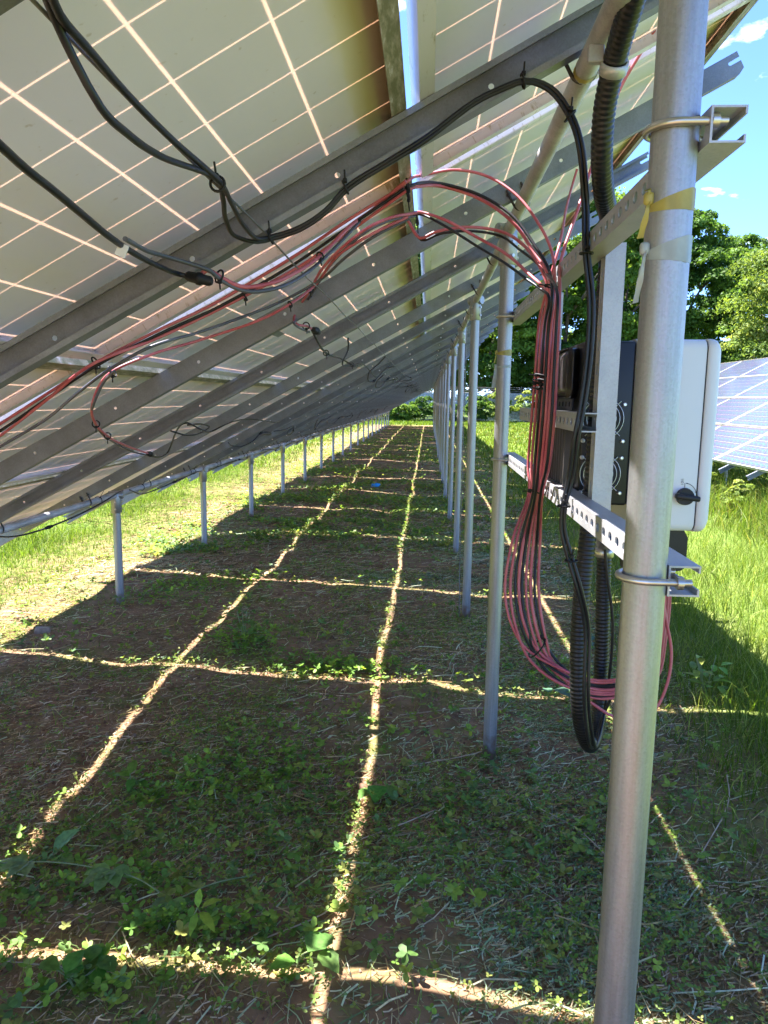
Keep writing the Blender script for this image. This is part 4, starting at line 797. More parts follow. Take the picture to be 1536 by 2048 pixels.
def straws(name, x, y, ln, w, cols, m, seed, lift=0.012):
    """cut stems and clippings lying on the soil, slightly bent"""
    r = np.random.default_rng(seed); n = len(x); a = r.uniform(0, np.pi, n); L_ = ln * r.lognormal(0, 0.45, n); W_ = w * r.uniform(0.5, 1.6, n)
    z = ground_z(x, y) + r.uniform(0.001, lift, n); dz = r.normal(0, 0.25, n) * L_ * 0.5; bend = r.normal(0, 0.16, n) * L_
    ux, uy = np.cos(a), np.sin(a)
    def st(t, sd, b): 
        cxx = x + ux * L_ * t - uy * b; cyy = y + uy * L_ * t + ux * b
        return np.stack([cxx - uy * W_ * sd * .5, cyy + ux * W_ * sd * .5, np.maximum(z + dz * t, ground_z(cxx, cyy) + 0.001) + 0.001 * sd], -1)
    V = np.stack([st(-.5, -1, 0), st(-.5, 1, 0), st(0, -1, bend), st(0, 1, bend), st(.5, -1, 0), st(.5, 1, 0)], 1).reshape(-1, 3)
    k = np.arange(n)[:, None] * 6; F = np.concatenate([k + [0, 1, 3, 2], k + [2, 3, 5, 4]], 1).reshape(-1, 4)
    return arr_mesh(name, V, F, m, np.repeat(hue(n, cols, r, 0.35), 6, 0))
def clovers(name, x, y, size, cols, m, seed, nl=3, hgt=0.04):
    """low leafy weeds: a few rounded leaflets on each stalk"""
    r = np.random.default_rng(seed); n = len(x); z0 = ground_z(x, y) + hgt * r.uniform(0.15, 1.3, n); s = size * r.uniform(0.5, 1.5, n); a0 = r.uniform(0, 2 * np.pi, n); Vs = []
    tint = hue(n, cols, r); T = []
    for l in range(nl):
        a = a0 + l * 2 * np.pi / nl + r.normal(0, .25, n); e = r.normal(0.15, 0.4, n); d = np.stack([np.cos(a) * np.cos(e), np.sin(a) * np.cos(e), np.sin(e)], -1)
        q = np.stack([-np.sin(a), np.cos(a), r.normal(0, .3, n)], -1); c = np.stack([x, y, z0], -1); S = s[:, None]
        Vs.append(np.stack([c, c + d * S * .45 + q * S * .36, c + d * S * .95 + q * S * .24, c + d * S * 1.08 - [0, 0, .0], c + d * S * .95 - q * S * .24, c + d * S * .45 - q * S * .36], 1)); T.append(np.repeat(tint * r.uniform(.85, 1.15, (n, 1)), 6, 0))
    V = np.concatenate(Vs, 0).reshape(-1, 3); k = np.arange(n * nl)[:, None] * 6; F = np.concatenate([k + [0, 1, 2, 3], k + [0, 3, 4, 5]], 1).reshape(-1, 4)
    return arr_mesh(name, V, F, m, np.concatenate(T, 0))

GREEN = [(0.12, 0.225, 0.035), (0.17, 0.28, 0.04), (0.24, 0.33, 0.05), (0.13, 0.23, 0.075), (0.25, 0.27, 0.06)]
FRESH = [(0.085, 0.155, 0.013), (0.12, 0.195, 0.017), (0.165, 0.225, 0.026), (0.10, 0.165, 0.016)]
CLIP = [(0.29, 0.42, 0.23), (0.42, 0.53, 0.34), (0.20, 0.30, 0.13), (0.55, 0.61, 0.45), (0.52, 0.47, 0.29), (0.14, 0.19, 0.08)]
DRY = [(0.38, 0.265, 0.11), (0.50, 0.37, 0.17), (0.24, 0.15, 0.065), (0.56, 0.45, 0.28), (0.14, 0.088, 0.045)]
PALE = [(0.16, 0.135, 0.042), (0.195, 0.165, 0.055), (0.10, 0.14, 0.025), (0.16, 0.11, 0.045)]
def lod(x, y, a, p=1.6): return a * np.minimum(1.0, (2.6 / np.maximum(dist(x, y), 2.6)) ** p)
strip = lambda x: np.clip((x + 3.15) / 0.5, 0, 1) * np.clip((1.55 - x) / 0.5, 0, 1)       # mown strip under the array
def stuff(name, me, label, cat): o = link(name, me); tag(o, label, cat, kind='stuff'); return o
def bare(x, y): return np.clip((vnoise(x, y, 0.75, 71) * 0.7 + vnoise(x, y, 0.3, 72) * 0.3 - 0.40) * 7, 0.03, 1)   # 0 on bare soil
# dry straw under the array
x, y = scatter(-3.6, 2.0, 1.3, 30, lambda x, y: lod(x, y, 7000) * strip(x) * np.clip(2.2 * vnoise(x, y, 0.5, 11) * (0.4 + vnoise(x, y, 1.3, 51)) - 0.25, 0.08, 1.4) * (0.7 + 0.3 * bare(x, y)), 21)
stuff('straw_litter', straws('straw_litter', x, y, np.where(dist(x, y) > 6, 0.08, 0.030), np.where(dist(x, y) > 6, 0.005, 0.0019), DRY, MT['litter'], 22), 'dry brown straw and cut stems scattered over the soil under the array', 'straw')
# fresh clippings, thicker to the right
x, y = scatter(-3.4, 2.4, 1.3, 30, lambda x, y: lod(x, y, 10000) * strip(x) * np.clip(0.34 + 0.6 * (x + 0.5), 0.24, 1) * np.clip(1.9 * vnoise(x, y, 0.35, 12) - 0.3, 0.05, 1.3) * (0.3 + 0.7 * bare(x, y)), 23)
stuff('grass_clippings', straws('grass_clippings', x, y, np.where(dist(x, y) > 6, 0.08, 0.026), np.where(dist(x, y) > 6, 0.006, 0.0026), CLIP, MT['leaf'], 24), 'wilted grey-green grass clippings lying below the nearest posts', 'clippings')
x, y = scatter(-2.8, 1.9, 1.3, 9, lambda x, y: lod(x, y, 240, 1.0) * strip(x) * (0.3 + 0.7 * np.clip((x + 1.2) / 1.5, 0, 1)), 61)
stuff('long_straws', straws('long_straws', x, y, 0.11, 0.0030, CLIP[1:5] + DRY[:2], MT['leaf'], 62, 0.03), 'long pale cut stems lying loose over the litter', 'straw')
# clover and low leafy weeds in patches
def patch(x, y): return np.clip((vnoise(x, y, 0.45, 13) * 0.6 + vnoise(x, y, 1.5, 14) * 0.6 - 0.46) * 5, 0, 1)
x, y = scatter(-3.3, 2.2, 1.3, 42, lambda x, y: lod(x, y, 2700, 1.25) * strip(x) * (0.10 + patch(x, y)) * (0.12 + 0.88 * bare(x, y)), 25)
stuff('ground_clover', clovers('ground_clover', x, y, np.where(dist(x, y) > 7, 0.032, 0.0105), GREEN, MT['leaf'], 26, 3, 0.035), 'patches of low clover-like weeds on the shaded soil', 'weeds')
x, y = scatter(-3.3, 1.8, 1.3, 14, lambda x, y: lod(x, y, 150, 1.2) * strip(x) * (0.06 + patch(x + 4, y)), 35)
stuff('leafy_weeds', clovers('leafy_weeds', x, y, 0.021, GREEN, MT['leaf'], 36, 5, 0.06), 'broader-leaved seedlings standing among the clover', 'weeds')
pr = np.random.default_rng(91); bx_, by_ = [], []
for (cx_, cy_, rx_, ry_, n_) in ((-0.95, 2.02, 0.30, 0.10, 70), (-0.66, 1.84, 0.22, 0.04, 75), (-0.85, 1.62, 0.22, 0.08, 45), (-0.62, 2.75, 0.30, 0.22, 130), (-0.95, 2.55, 0.25, 0.15, 90), (-0.45, 3.78, 0.36, 0.10, 240), (-1.06, 4.15, 0.2, 0.15, 130), (-1.5, 5.6, 0.5, 0.2, 160), (0.9, 3.9, 0.4, 0.25, 140), (-1.95, 5.3, 0.3, 0.3, 140)):
    bx_.append(pr.normal(cx_, rx_ * .55, n_)); by_.append(pr.normal(cy_, ry_ * .6, n_))
x, y = np.concatenate(bx_), np.concatenate(by_)
stuff('broadleaf_clumps', clovers('broadleaf_clumps', x, y, 0.020, [(0.16, 0.29, 0.035), (0.24, 0.36, 0.045), (0.13, 0.24, 0.05), (0.20, 0.33, 0.04)], MT['leaf'], 92, 4, 0.05), 'denser clumps of rounded weed leaves here and there on the shaded soil', 'weeds')
# thin grass tufts under the array
x, y = scatter(-3.3, 1.8, 1.3, 40, lambda x, y: lod(x, y, 1300, 1.2) * strip(x) * np.clip(vnoise(x, y, 0.4, 15) * 2 - 0.8, 0.05, 1), 27)
py_ = np.repeat(Y0P + np.arange(1, 9) * L, 130); px_ = np.repeat([XREAR] * 8, 130); pf_ = np.repeat(1.013 + np.arange(2, 9) * L, 110); qx = rng.normal(0, 0.075, len(py_) + len(pf_)); qy = rng.normal(0, 0.075, len(py_) + len(pf_))
x = np.concatenate([x, np.concatenate([px_, np.full(len(pf_), XFRONT)]) + qx]); y = np.concatenate([y, np.concatenate([py_, pf_]) + qy])
stuff('thin_grass', blades('thin_grass', x, y, np.where(dist(x, y) > 7, 0.07, 0.05), np.where(dist(x, y) > 7, 0.006, 0.0028), GREEN, MT['grass'], 28, 1.2), 'thin grass tufts growing through the litter under the array', 'grass')
# tall sunlit grass to the right
rgt = lambda x, y: np.clip((x - 0.95 - 0.5 * (vnoise(x, y, 0.8, 16) - .5)) / 0.5, 0, 1)
x, y = scatter(0.7, 4.6, 1.9, 9, lambda x, y: 2600 * np.minimum(1, (3.2 / np.maximum(dist(x, y), 3.2)) ** 1.3) * rgt(x, y), 29)
hh = 0.07 + 0.13 * np.clip((x - 1.0) / 0.8, 0, 1) * (0.5 + vnoise(x, y, 0.6, 17))
stuff('tall_grass', blades('tall_grass', x, y, hh, 0.0045, FRESH + [(0.30, 0.34, 0.10)], MT['grass'], 30, 0.9), 'long green grass growing right of the nearest posts', 'grass')
x, y = scatter(1.0, 26, 9, 50, lambda x, y: 420 * np.minimum(1, (9 / np.maximum(dist(x, y), 9)) ** 1.5) * rgt(x, y), 31)
stuff('meadow_grass', blades('meadow_grass', x, y, 0.13, np.maximum(0.009, 0.0011 * dist(x, y)), FRESH + PALE[:1], MT['grass'], 32, 0.9), 'sunlit meadow grass between the two arrays', 'grass')
x, y = scatter(3.3, 4.9, 7.6, 16, lambda x, y: 420 * np.clip((x - 3.3) / 0.5, 0, 1), 81)
stuff('rank_grass', blades('rank_grass', x, y, 0.30 + 0.30 * np.clip((x - 3.4) / 0.7, 0, 1) * vnoise(x, y, 0.8, 82), 0.010, FRESH + [(0.22, 0.22, 0.07)], MT['grass'], 83, 0.8), 'rank uncut grass growing up to the low edge of the right array', 'grass')
# sunlit turf beyond the low edge
x, y = scatter(-6.5, -2.75, 2.5, 16, lambda x, y: 3000 * np.minimum(1, (4.5 / np.maximum(dist(x, y), 4.5)) ** 1.3) * np.clip((-2.75 - x) / 0.6, 0.12, 1) * np.clip(vnoise(x, y, 0.7, 18) * 1.9 - 0.1, 0.2, 1), 33)
hh = 0.055 + 0.20 * np.clip((-3.4 - x) / 0.8, 0, 1) * (0.5 + vnoise(x, y, 0.9, 19))
stuff('lawn_grass', blades('lawn_grass', x, y, hh, 0.0055, FRESH, MT['grass'], 34, 1.0), 'bright grass in the sun beyond the low edge of the array', 'grass')
x, y = scatter(-14, -2.9, 15, 50, lambda x, y: 300 * np.minimum(1, (12 / np.maximum(dist(x, y), 12)) ** 1.5) * np.clip((-2.9 - x) / 0.8, 0.05, 1), 37)
stuff('far_lawn_grass', blades('far_lawn_grass', x, y, 0.11, np.maximum(0.010, 0.001 * dist(x, y)), FRESH + PALE[:1], MT['grass'], 38, 1.0), 'distant sunlit grass left of the row of short posts', 'grass')
x, y = scatter(-5.2, -2.4, 2.5, 22, lambda x, y: 2600 * np.minimum(1, (4.5 / np.maximum(dist(x, y), 4.5)) ** 1.5) * np.clip((x + 4.6) / 0.9, 0, 1) * (0.3 + vnoise(x, y, 0.5, 20)), 39)
stuff('pale_clippings', straws('pale_clippings', x, y, np.where(dist(x, y) > 9, 0.12, 0.06), np.where(dist(x, y) > 9, 0.009, 0.0045), PALE + FRESH[1:3], MT['litter'], 40), 'sun-bleached clippings along the edge of the shadow on the left', 'clippings')
x, y = scatter(-4, 26, 42.3, 52, lambda x, y: 60 + 0 * x, 41)
stuff('fence_side_grass', blades('fence_side_grass', x, y, 0.16, 0.05, FRESH, MT['grass'], 42, 0.9), 'strip of sunlit grass between the array end and the fence', 'grass')

def crumbs(name, x, y, size, cols, m, seed):
    """soil crumbs: small irregular octahedra half sunk in the ground"""
    r = np.random.default_rng(seed); n = len(x); s_ = size * r.lognormal(0, 0.45, n); z = ground_z(x, y) + s_ * 0.15
    d = np.array([(1, 0, 0), (0, 1, 0), (-1, 0, 0), (0, -1, 0), (0, 0, 1), (0, 0, -1)], float); V = np.stack([x, y, z], -1)[:, None, :] + d[None] * s_[:, None, None] * r.uniform(0.5, 1.2, (n, 6, 1)) + r.normal(0, 0.12, (n, 6, 3)) * s_[:, None, None]
    f = np.array([(0, 1, 4), (1, 2, 4), (2, 3, 4), (3, 0, 4)]); F = (np.arange(n)[:, None, None] * 6 + f[None]).reshape(-1, 3); return arr_mesh(name, V.reshape(-1, 3), F, m, np.repeat(hue(n, cols, r, .25), 6, 0))
x, y = scatter(-2.9, 1.6, 1.3, 8, lambda x, y: lod(x, y, 3200, 1.6) * strip(x) * (1.15 - bare(x, y)), 73)
stuff('soil_crumbs', crumbs('soil_crumbs', x, y, 0.0048, [(0.17, 0.10, 0.06), (0.26, 0.165, 0.10), (0.32, 0.22, 0.14)], MT['litter'], 74), 'crumbs and small clods of reddish soil on the bare patches', 'soil')

# ---- single larger plants
def leaf_shape(ln, wd, n=5, serr=0.0):
    """outline stations of one leaf along its midrib: (t, half width)"""
    return [(t, wd / 2 * math.sin(math.pi * min(1, t ** 0.8 * 1.0)) ** 0.9 * (1 + serr * (-1) ** k)) for k, t in enumerate(np.linspace(0, 1, n))]
def leaf_part(parent, base, d, up, ln, wd, col, droop=0.25, name='leaf'):
    base, d, up = Vector(base), Vector(d).normalized(), Vector(up); q = d.cross(up).normalized(); up = q.cross(d).normalized(); vs = []; st = leaf_shape(ln, wd, 8, 0.08)
    for t, w in st:
        c = base + d * (t * ln) - Vector((0, 0, 1)) * droop * ln * t * t; vs += [c + q * w + up * w * 0.28, c, c - q * w + up * w * 0.28]
    fs = []
    for i in range(len(st) - 1): a = i * 3; fs += [(a, a + 1, a + 4, a + 3), (a + 1, a + 2, a + 5, a + 4)]
    V = np.array([tuple(v) for v in vs]); me = arr_mesh(name, V, np.array(fs), MT['leaf'], np.tile(np.array(col), (len(V), 1)), True); return link(name, me, parent)
def gz(x, y): return float(ground_z(np.array([x]), np.array([y]))[0])
def weed(name, x, y, label, cat, leaves, stems, col, group=None):
    """leaves: (dx, dy, h, azimuth, elevation, length, width)"""
    r = empty(name, (x, y, gz(x, y))); tag(r, label, cat, group)
    m = MB()
    for (a, b) in stems: m.tube(smooth_path([a, (Vector(a) + Vector(b)) / 2 + Vector((0, 0, 0.015)), b], 0.02), 0.0022, 6)
    m.build('stem', MT['green_stem'], r)
    for (dx, dy, h, az, el, ln, wd) in leaves:
        d = (math.cos(az) * math.cos(el), math.sin(az) * math.cos(el), math.sin(el)); c = [v * random.uniform(.8, 1.2) for v in col]; leaf_part(r, (dx, dy, h), d, (0, 0, 1), ln, wd, c)
    return r
MT['green_stem'] = simple('green_stem', (0.12, 0.17, 0.05), (0.20, 0.22, 0.08), 0.6)
def palm(dx, dy, h, az, ln, n=5, spread=0.62, wd=0.5): return [(dx, dy, h, az + (i - (n - 1) / 2) * spread, 0.22, ln * (1 - 0.13 * abs(i - (n - 1) / 2)), ln * wd) for i in range(n)]
BLG = (0.20, 0.32, 0.10)
weed('creeper_vine', -0.93, 2.00, 'creeper vine with large five-part leaves at the lower left', 'vine', palm(0.0, 0.0, 0.07, -1.6, 0.11, 5, .6) + palm(0.22, -0.10, 0.055, -1.5, 0.085, 4, .6) + palm(-0.28, 0.03, 0.06, -2.2, 0.09, 4, .7),
     [((-0.4, 0.06, 0.03), (0, 0, 0.07)), ((0, 0, 0.07), (0.22, -0.10, 0.055)), ((0.22, -0.1, 0.05), (0.42, 0.05, 0.04)), ((-0.4, 0.06, 0.03), (-0.28, 0.03, 0.06))], BLG)
weed('creeper_vine', -1.20, 2.16, 'dark curled creeper leaf standing on the left light line', 'vine', [(0, 0, 0.03, 0.7, 0.75, 0.12, 0.07), (0.02, -.02, 0.03, -0.4, 0.3, 0.09, 0.05)] + palm(-.06, -.12, 0.05, 2.8, 0.09, 3), [((-.08, -.1, 0), (0, 0, .04)), ((-.08, -.1, 0), (-.06, -.12, 0.05))], BLG)
weed('leafy_plant', -0.60, 1.80, 'upright pale green seedling lit on the nearest cross light line', 'plant', [(0, 0, 0.10, 1.6, 1.1, 0.06, 0.022), (0.01, 0, 0.10, 0.3, 0.5, 0.065, 0.026), (0.01, -.01, 0.095, -0.7, -.1, 0.07, 0.028), (0, -.01, 0.09, -1.7, -.5, 0.05, 0.024)], [((-0.03, 0, 0), (0, 0, 0.1))], (0.22, 0.36, 0.04))
weed('leafy_plant', -1.10, 2.56, 'glossy shaded seedling left of the middle, in front of a bare patch', 'plant', [(0, 0, 0.08, 1.5, 0.8, 0.07, 0.04), (0, 0, 0.07, 3.0, 0.2, 0.075, 0.04), (0.02, 0, 0.05, -0.4, 0.1, 0.07, 0.04), (0.01, 0, 0.06, -1.5, -.1, 0.06, 0.035)], [((0, 0, 0), (0, 0, 0.08))], (0.11, 0.22, 0.03))
weed('leafy_plant', -1.05, 4.12, 'bushy pale weed beside the left light line in the middle distance', 'plant', [(random.uniform(-.07, .07), random.uniform(-.05, .05), random.uniform(.05, .2), random.uniform(0, 6.28), random.uniform(-.2, .9), random.uniform(.05, .09), .03) for _ in range(26)], [((0, 0, 0), (random.uniform(-.06, .06), random.uniform(-.05, .05), .19)) for _ in range(5)], (0.14, 0.24, 0.06))
weed('leafy_plant', -0.86, 1.62, 'cluster of rounded leaves in shade below the nearest light line', 'plant', [(random.uniform(-.09, .09), random.uniform(-.05, .05), random.uniform(.03, .09), random.uniform(0, 6.28), random.uniform(-.2, .5), random.uniform(.05, .075), .05) for _ in range(14)], [((0, 0, 0), (random.uniform(-.08, .08), random.uniform(-.05, .05), .06)) for _ in range(6)], (0.10, 0.2, 0.03))
weed('leafy_plant', 1.42, 3.62, 'yellow-green nettle-like plant at the grass edge, right of the nearest post', 'plant', [(random.uniform(-.08, .08), random.uniform(-.05, .05), random.uniform(.05, .24), random.uniform(0, 6.28), random.uniform(-.2, .5), random.uniform(.06, .10), .035) for _ in range(24)], [((0, 0, 0), (random.uniform(-.07, .07), random.uniform(-.05, .05), .23)) for _ in range(5)], (0.20, 0.33, 0.05))
for (x, y, lab) in ((1.02, 4.35, 'pale broad leaf lying between the conduit legs'), (0.66, 3.55, 'blue-green broad leaf by the conduit loop'), (-0.16, 2.62, 'small bright broad leaf right of the middle light line'), (-0.28, 1.70, 'shaded broad leaf just below the crossing of the nearest light lines'), (1.35, 4.55, 'drooping leaf cluster below the red cables at the grass edge')):
    weed('leafy_plant', x, y, lab, 'plant', [(0.0, 0.0, 0.05, random.uniform(0, 6.28), 0.1, 0.10, 0.075), (0.03, 0.01, 0.045, random.uniform(0, 6.28), 0.0, 0.075, 0.055), (-.03, -.02, 0.04, random.uniform(0, 6.28), 0.2, 0.07, 0.05)], [((-.03, 0, 0), (0, 0, 0.05))], (0.10, 0.19, 0.10) if 'blue' in lab or 'pale' in lab else (0.12, 0.24, 0.04))
# long cut stems and twigs lying about
for (a, b, lab) in (((-0.42, 1.80), (-0.22, 1.98), 'pale stick lying across the shade left of the middle light line'), ((0.34, 2.62), (0.66, 2.10), 'long pale cut stem in the shade left of the nearest post'), ((0.90, 2.25), (1.25, 2.9), 'long green stem lying right of the nearest post'),
                    ((-0.10, 3.28), (0.45, 3.36), 'dry stick beside the foot of the second tall post'), ((-0.30, 2.22), (0.06, 2.52), 'curved brown twig by the middle light line'), ((-1.5, 1.72), (-0.75, 1.66), 'thin brown vine stem in the bottom left'), ((-0.05, 2.85), (0.35, 3.02), 'dry split stalk left of the second tall post')):
    p = [(a[0], a[1], gz(*a) + 0.018), ((a[0] + b[0]) / 2 + 0.05, (a[1] + b[1]) / 2, gz((a[0] + b[0]) / 2, (a[1] + b[1]) / 2) + 0.03), (b[0], b[1], gz(*b) + 0.018)]
    o = MB().tube(smooth_path(p, 0.03), 0.0021, 6).build('cut_stem', MT['straw_stick']); tag(o, lab, 'stem', 'cut stems on the ground')
s = MB(); s.bbox(-0.045, 0.045, -0.032, 0.032, -0.02, 0.028, 0.018, 3); o = s.build('stone', MT['stone'], loc=(-2.36, 4.28, gz(-2.36, 4.28)), rot=(0.1, 0.15, 0.5)); tag(o, 'grey stone at the shadow edge on the left', 'stone')
s = MB(); s.bbox(-0.07, 0.06, -0.03, 0.03, -0.01, 0.05, 0.015, 3); s.bbox(-0.01, 0.08, -0.02, 0.04, 0.02, 0.065, 0.012, 2); o = s.build('plastic_scrap', MT['blue'], loc=(-0.86, 12.26, gz(-0.86, 12.26)), rot=(0, 0.1, 0.3)); tag(o, 'small crumpled blue plastic scrap on the ground far under the array', 'scrap')

# ================================================================ trees, shrubs and the fence
def crown_mesh(name, R, H0, H1, nclump, nleaf, size, cols, seed, flat=0.75):
    """foliage of many small folded leaves grouped in clumps inside an uneven crown"""
    r = np.random.default_rng(seed); C = []; Rd = []
    while len(C) < nclump:
        u = r.normal(size=3); u /= np.linalg.norm(u); rad = r.uniform(0.35, 1.0) ** 0.5; zc = (H0 + H1) / 2; hz = (H1 - H0) / 2
        ang = math.atan2(u[1], u[0]); lob = 0.8 + 0.25 * math.sin(ang * 3 + seed) + 0.12 * math.sin(ang * 5 + 2 * seed + u[2] * 3)
        C.append((u[0] * R * rad * lob, u[1] * R * rad * lob, zc + u[2] * hz * rad * (0.9 + 0.2 * r.random()))); Rd.append(r.uniform(0.16, 0.34) * R)
    C = np.array(C); Rd = np.array(Rd); per = nleaf // nclump; i = np.repeat(np.arange(nclump), per); n = len(i)
    u = r.normal(size=(n, 3)); u /= np.linalg.norm(u, axis=1, keepdims=True); u[:, 2] = np.abs(u[:, 2]) * 1.0 - 0.35
    rad = r.uniform(0.5, 1.08, n)[:, None]; P = C[i] + u * Rd[i][:, None] * rad * np.array([1, 1, flat])
    nrm = u * 0.7 + r.normal(size=(n, 3)) * 0.6 + np.array([0, 0, 0.5]); nrm /= np.linalg.norm(nrm, axis=1, keepdims=True)
    t = np.cross(nrm, r.normal(size=(n, 3))); t /= np.linalg.norm(t, axis=1, keepdims=True); b = np.cross(nrm, t); s = (size * r.uniform(0.6, 1.4, n))[:, None]
    V = np.stack([P - t * s * .5, P + b * s * .28 + nrm * s * .08, P + t * s * .5, P - b * s * .28 + nrm * s * .08], 1).reshape(-1, 3); F = np.arange(n * 4).reshape(-1, 4)
    ctint = hue(nclump, cols, r, 0.2)[i] * r.uniform(0.8, 1.2, (n, 1)); return arr_mesh(name, V, F, MT['tree_leaf'], np.repeat(ctint, 4, 0))
def trunk_mesh(H, r0, R, seed):
    rr = random.Random(seed); m = MB(); bend = [Vector((rr.uniform(-.2, .2) * t, rr.uniform(-.2, .2) * t, H * 0.8 * t / 5)) for t in range(6)]
    m.tube([Vector((0, 0, -0.3))] + bend[1:], r0, 9, True, [r0 * 1.25] + [r0 * (1 - t * 0.17) for t in range(1, 6)])
    for k in range(9):
        b0 = bend[1 + k % 4]; a = rr.uniform(0, 6.28); ln = R * rr.uniform(.55, .9); p1 = b0 + Vector((math.cos(a) * ln * .5, math.sin(a) * ln * .5, ln * .35)); p2 = b0 + Vector((math.cos(a) * ln, math.sin(a) * ln, ln * .8)); m.tube([b0, p1, p2], 0.1, 6, True, [r0 * .45, r0 * .3, r0 * .12])
    return m.mesh('trunk', MT['bark'])
DARKL = [(0.055, 0.12, 0.02), (0.085, 0.165, 0.025), (0.115, 0.20, 0.03)]; MIDL = [(0.075, 0.15, 0.022), (0.12, 0.21, 0.03), (0.15, 0.24, 0.035)]; YELL = [(0.15, 0.22, 0.035), (0.20, 0.28, 0.05), (0.25, 0.30, 0.08), (0.11, 0.17, 0.03)]
KIND = {'dark': (crown_mesh('crown', 4.2, 0.2, 16.0, 130, 42000, 0.26, DARKL, 3), trunk_mesh(15, 0.24, 4.2, 1)), 'mid': (crown_mesh('crown', 4.6, 0.1, 15.0, 125, 42000, 0.26, MIDL, 5), trunk_mesh(14, 0.22, 4.4, 2)),
        'pale': (crown_mesh('crown', 4.4, 0.8, 12.5, 130, 36000, 0.22, YELL, 8, 0.9), trunk_mesh(12, 0.2, 4.4, 3))}
def tree(x, y, kind, sc, rz, label):
    r = empty('tree', (x, y, -0.05), (0, 0, rz)); r.scale = (sc, sc, sc); tag(r, label, 'tree', 'trees behind the fence'); link('crown', KIND[kind][0], r); link('trunk', KIND[kind][1], r); return r
TREES = [(-1.5, 56, 'dark', .95, 'dark tree behind the far end of the array'), (4.6, 55, 'mid', 1.0, 'green tree seen between the far posts and the second tall post'), (9.6, 54.5, 'dark', 1.04, 'dark tree rising behind the red cable bundle'),
         (13.8, 55.5, 'mid', 1.10, 'bright-topped tree above the inverter, left of the nearest post'), (18.3, 55.5, 'dark', .98, 'tall dark tree just right of the nearest post above the inverter'), (21.8, 52, 'mid', .80, 'shorter green tree in the gap right of the tall dark tree'),
         (22.5, 47, 'pale', .92, 'pale yellow-green tree above the far right panels'), (27.5, 48, 'pale', 1.05, 'pale feathery tree at the right edge of the view'), (-7.5, 57, 'mid', 1.0, 'tree behind the fence hidden by the left of the array'), (-14, 56, 'dark', .95, 'tree far left behind the array'),
         (33, 52, 'mid', 1.0, 'tree outside the view to the right'), (7.2, 63, 'dark', 1.1, 'dark tree in the back rank behind the green one'), (16, 64, 'mid', 1.1, 'tree in the back rank behind the bright-topped one'), (24.5, 62, 'dark', .95, 'dark tree in the back rank behind the pale ones'), (1, 64, 'mid', 1.05, 'tree in the back rank beyond the array end')]
for i, (x, y, kd, sc, lab) in enumerate(TREES): tree(x, y, kd, sc, i * 1.9, lab)
SH = [crown_mesh('foliage', 1.2, 0.05, 1.7, 26, 3600, 0.20, DARKL, 12), crown_mesh('foliage', 1.0, 0.05, 2.0, 24, 3200, 0.17, YELL, 13), crown_mesh('foliage', 1.3, 0.05, 1.3, 26, 3600, 0.2, MIDL, 14)]
SST = MB()
for k in range(5): SST.tube([(0.05 * k - .1, 0, -0.1), (0.25 * math.cos(k * 1.3), 0.25 * math.sin(k * 1.3), 0.7)], 0.02, 5)
SST = SST.mesh('stems', MT['bark'])
SHR = [(-3.8, 49.2, 0, 1.0, 'dark shrub at the fence foot behind the far left posts'), (-2.0, 49.0, 2, 1.0, 'low green shrub at the fence below its bright post'), (-0.3, 49.3, 0, 0.95, 'dark shrub at the fence right of its bright post'), (1.6, 49.4, 2, 0.9, 'low shrub at the fence behind the rear posts'), (3.2, 49.3, 0, 1.0, 'dark shrub between the rear posts at the fence'),
       (4.6, 48.8, 1, 1.15, 'yellow-green shrub at the fence left of the second tall post'), (6.4, 48.8, 1, 1.05, 'dry yellowish shrub at the fence right of the second tall post'), (7.9, 49.2, 0, 1.1, 'dark shrub at the fence behind the cable bundle'), (9.8, 49.2, 0, 1.1, 'dark shrub at the fence behind the inverter'), (12.0, 49.3, 2, 1.2, 'green shrub at the fence hidden behind the inverter'), (-6, 49.3, 2, 1.0, 'shrub at the fence beyond the left posts'), (6.6, 31.0, 0, 0.4, 'small dark weed clump in the sunny grass right of the second tall post')]
for i, (x, y, k, sc, lab) in enumerate(SHR):
    r = empty('shrub', (x, y, 0), (0, 0, i * 1.3)); r.scale = (sc, sc, sc); tag(r, lab, 'shrub', 'shrubs along the fence'); link('foliage', SH[k], r); link('stems', SST, r)
for i, (x, y, k, sc, lab) in enumerate([(4.15, 11.2, 1, 0.27, 'leafy weed clump below the low edge of the right array'), (4.1, 9.9, 1, 0.24, 'weed clump under the near corner of the right array'), (4.3, 12.6, 1, 0.27, 'weed clump at the low edge of the right array beside the inverter')]):
    r = empty('shrub', (x, y, 0), (0, 0, i * 2.1)); r.scale = (sc, sc, sc); tag(r, lab, 'weeds', 'weeds below the right array'); link('foliage', SH[k], r); link('stems', SST, r)

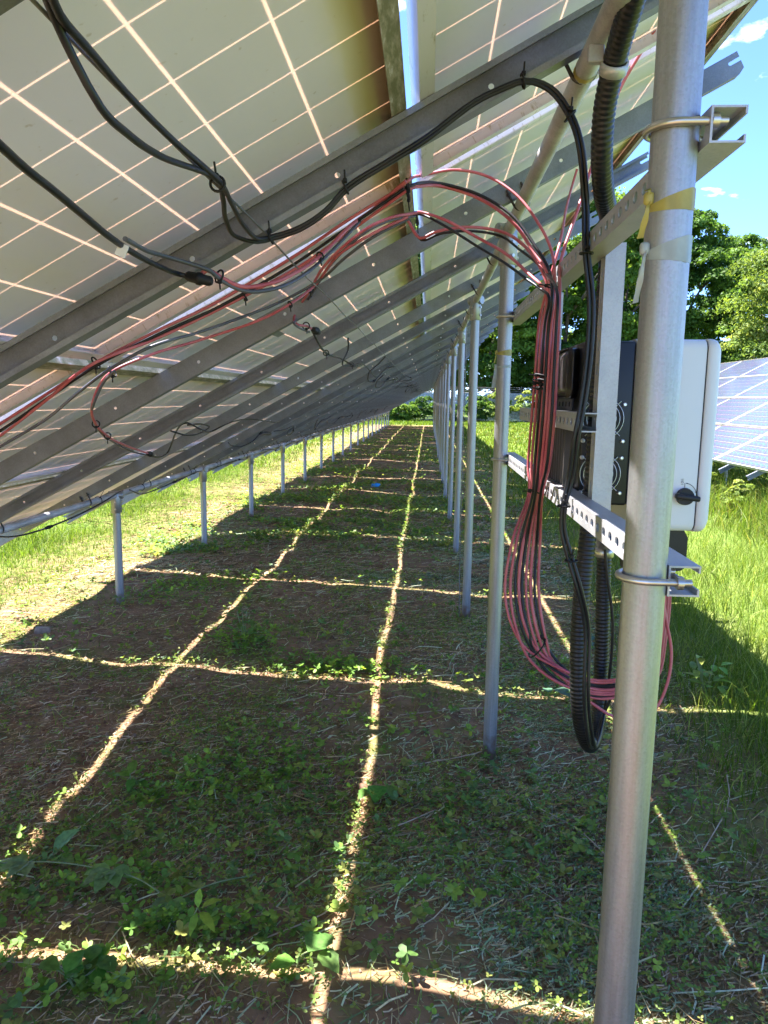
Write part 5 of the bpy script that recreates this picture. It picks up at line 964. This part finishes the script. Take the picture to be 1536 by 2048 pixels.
def mesh_mat():
    m, n, o = mat('chain_link'); t = nd(n, 'ShaderNodeTexCoord'); mp = nd(n, 'ShaderNodeMapping'); mp.inputs['Rotation'].default_value = (0, math.pi / 4, 0); n.links.new(t.outputs['Object'], mp.inputs[0])
    s = nd(n, 'ShaderNodeSeparateXYZ'); n.links.new(mp.outputs[0], s.inputs[0]); fs = []
    for ax in 'XZ':
        w = nd(n, 'ShaderNodeMath', operation='PINGPONG'); w.inputs[1].default_value = 0.03; n.links.new(s.outputs[ax], w.inputs[0]); l = nd(n, 'ShaderNodeMath', operation='LESS_THAN'); l.inputs[1].default_value = 0.0075; n.links.new(w.outputs[0], l.inputs[0]); fs.append(l.outputs[0])
    mx = nd(n, 'ShaderNodeMath', operation='MAXIMUM'); n.links.new(fs[0], mx.inputs[0]); n.links.new(fs[1], mx.inputs[1])
    b = nd(n, 'ShaderNodeBsdfPrincipled', Roughness=0.5, Metallic=0.3); b.inputs['Base Color'].default_value = (0.62, 0.64, 0.66, 1); tr = nd(n, 'ShaderNodeBsdfTransparent'); k = nd(n, 'ShaderNodeMixShader'); n.links.new(mx.outputs[0], k.inputs[0]); n.links.new(tr.outputs[0], k.inputs[1]); n.links.new(b.outputs[0], k.inputs[2]); n.links.new(k.outputs[0], o.inputs[0]); return m
fe = empty('chain_link_fence', (0, 50.3, 0)); tag(fe, 'chain-link fence with barbed wire along the far end of the field', 'fence')
MB().add([(-40, 0, 0), (45, 0, 0), (45, 0, 1.95), (-40, 0, 1.95)], [(0, 1, 2, 3)]).build('wire_mesh', mesh_mat(), fe)
MB().cyl((-40, 0, 1.95), (45, 0, 1.95), 0.028, 8).build('top_rail', MT['post'], fe)
fp = MB().cyl((0, 0.03, -0.2), (0, 0.03, 2.0), 0.034, 8).cyl((0, 0.03, 1.98), (0, -0.22, 2.38), 0.018, 6).mesh('fence_post', MT['post'])
for i in range(27): link('fence_post', fp, fe, (-39.2 + i * 3.2 + 0.55, 0, 0))
for k in range(3): MB().cyl((-40, -0.06 - 0.07 * k, 2.08 + 0.12 * k), (45, -0.06 - 0.07 * k, 2.08 + 0.12 * k), 0.011, 5).build('barbed_wire', MT['wire'], fe)
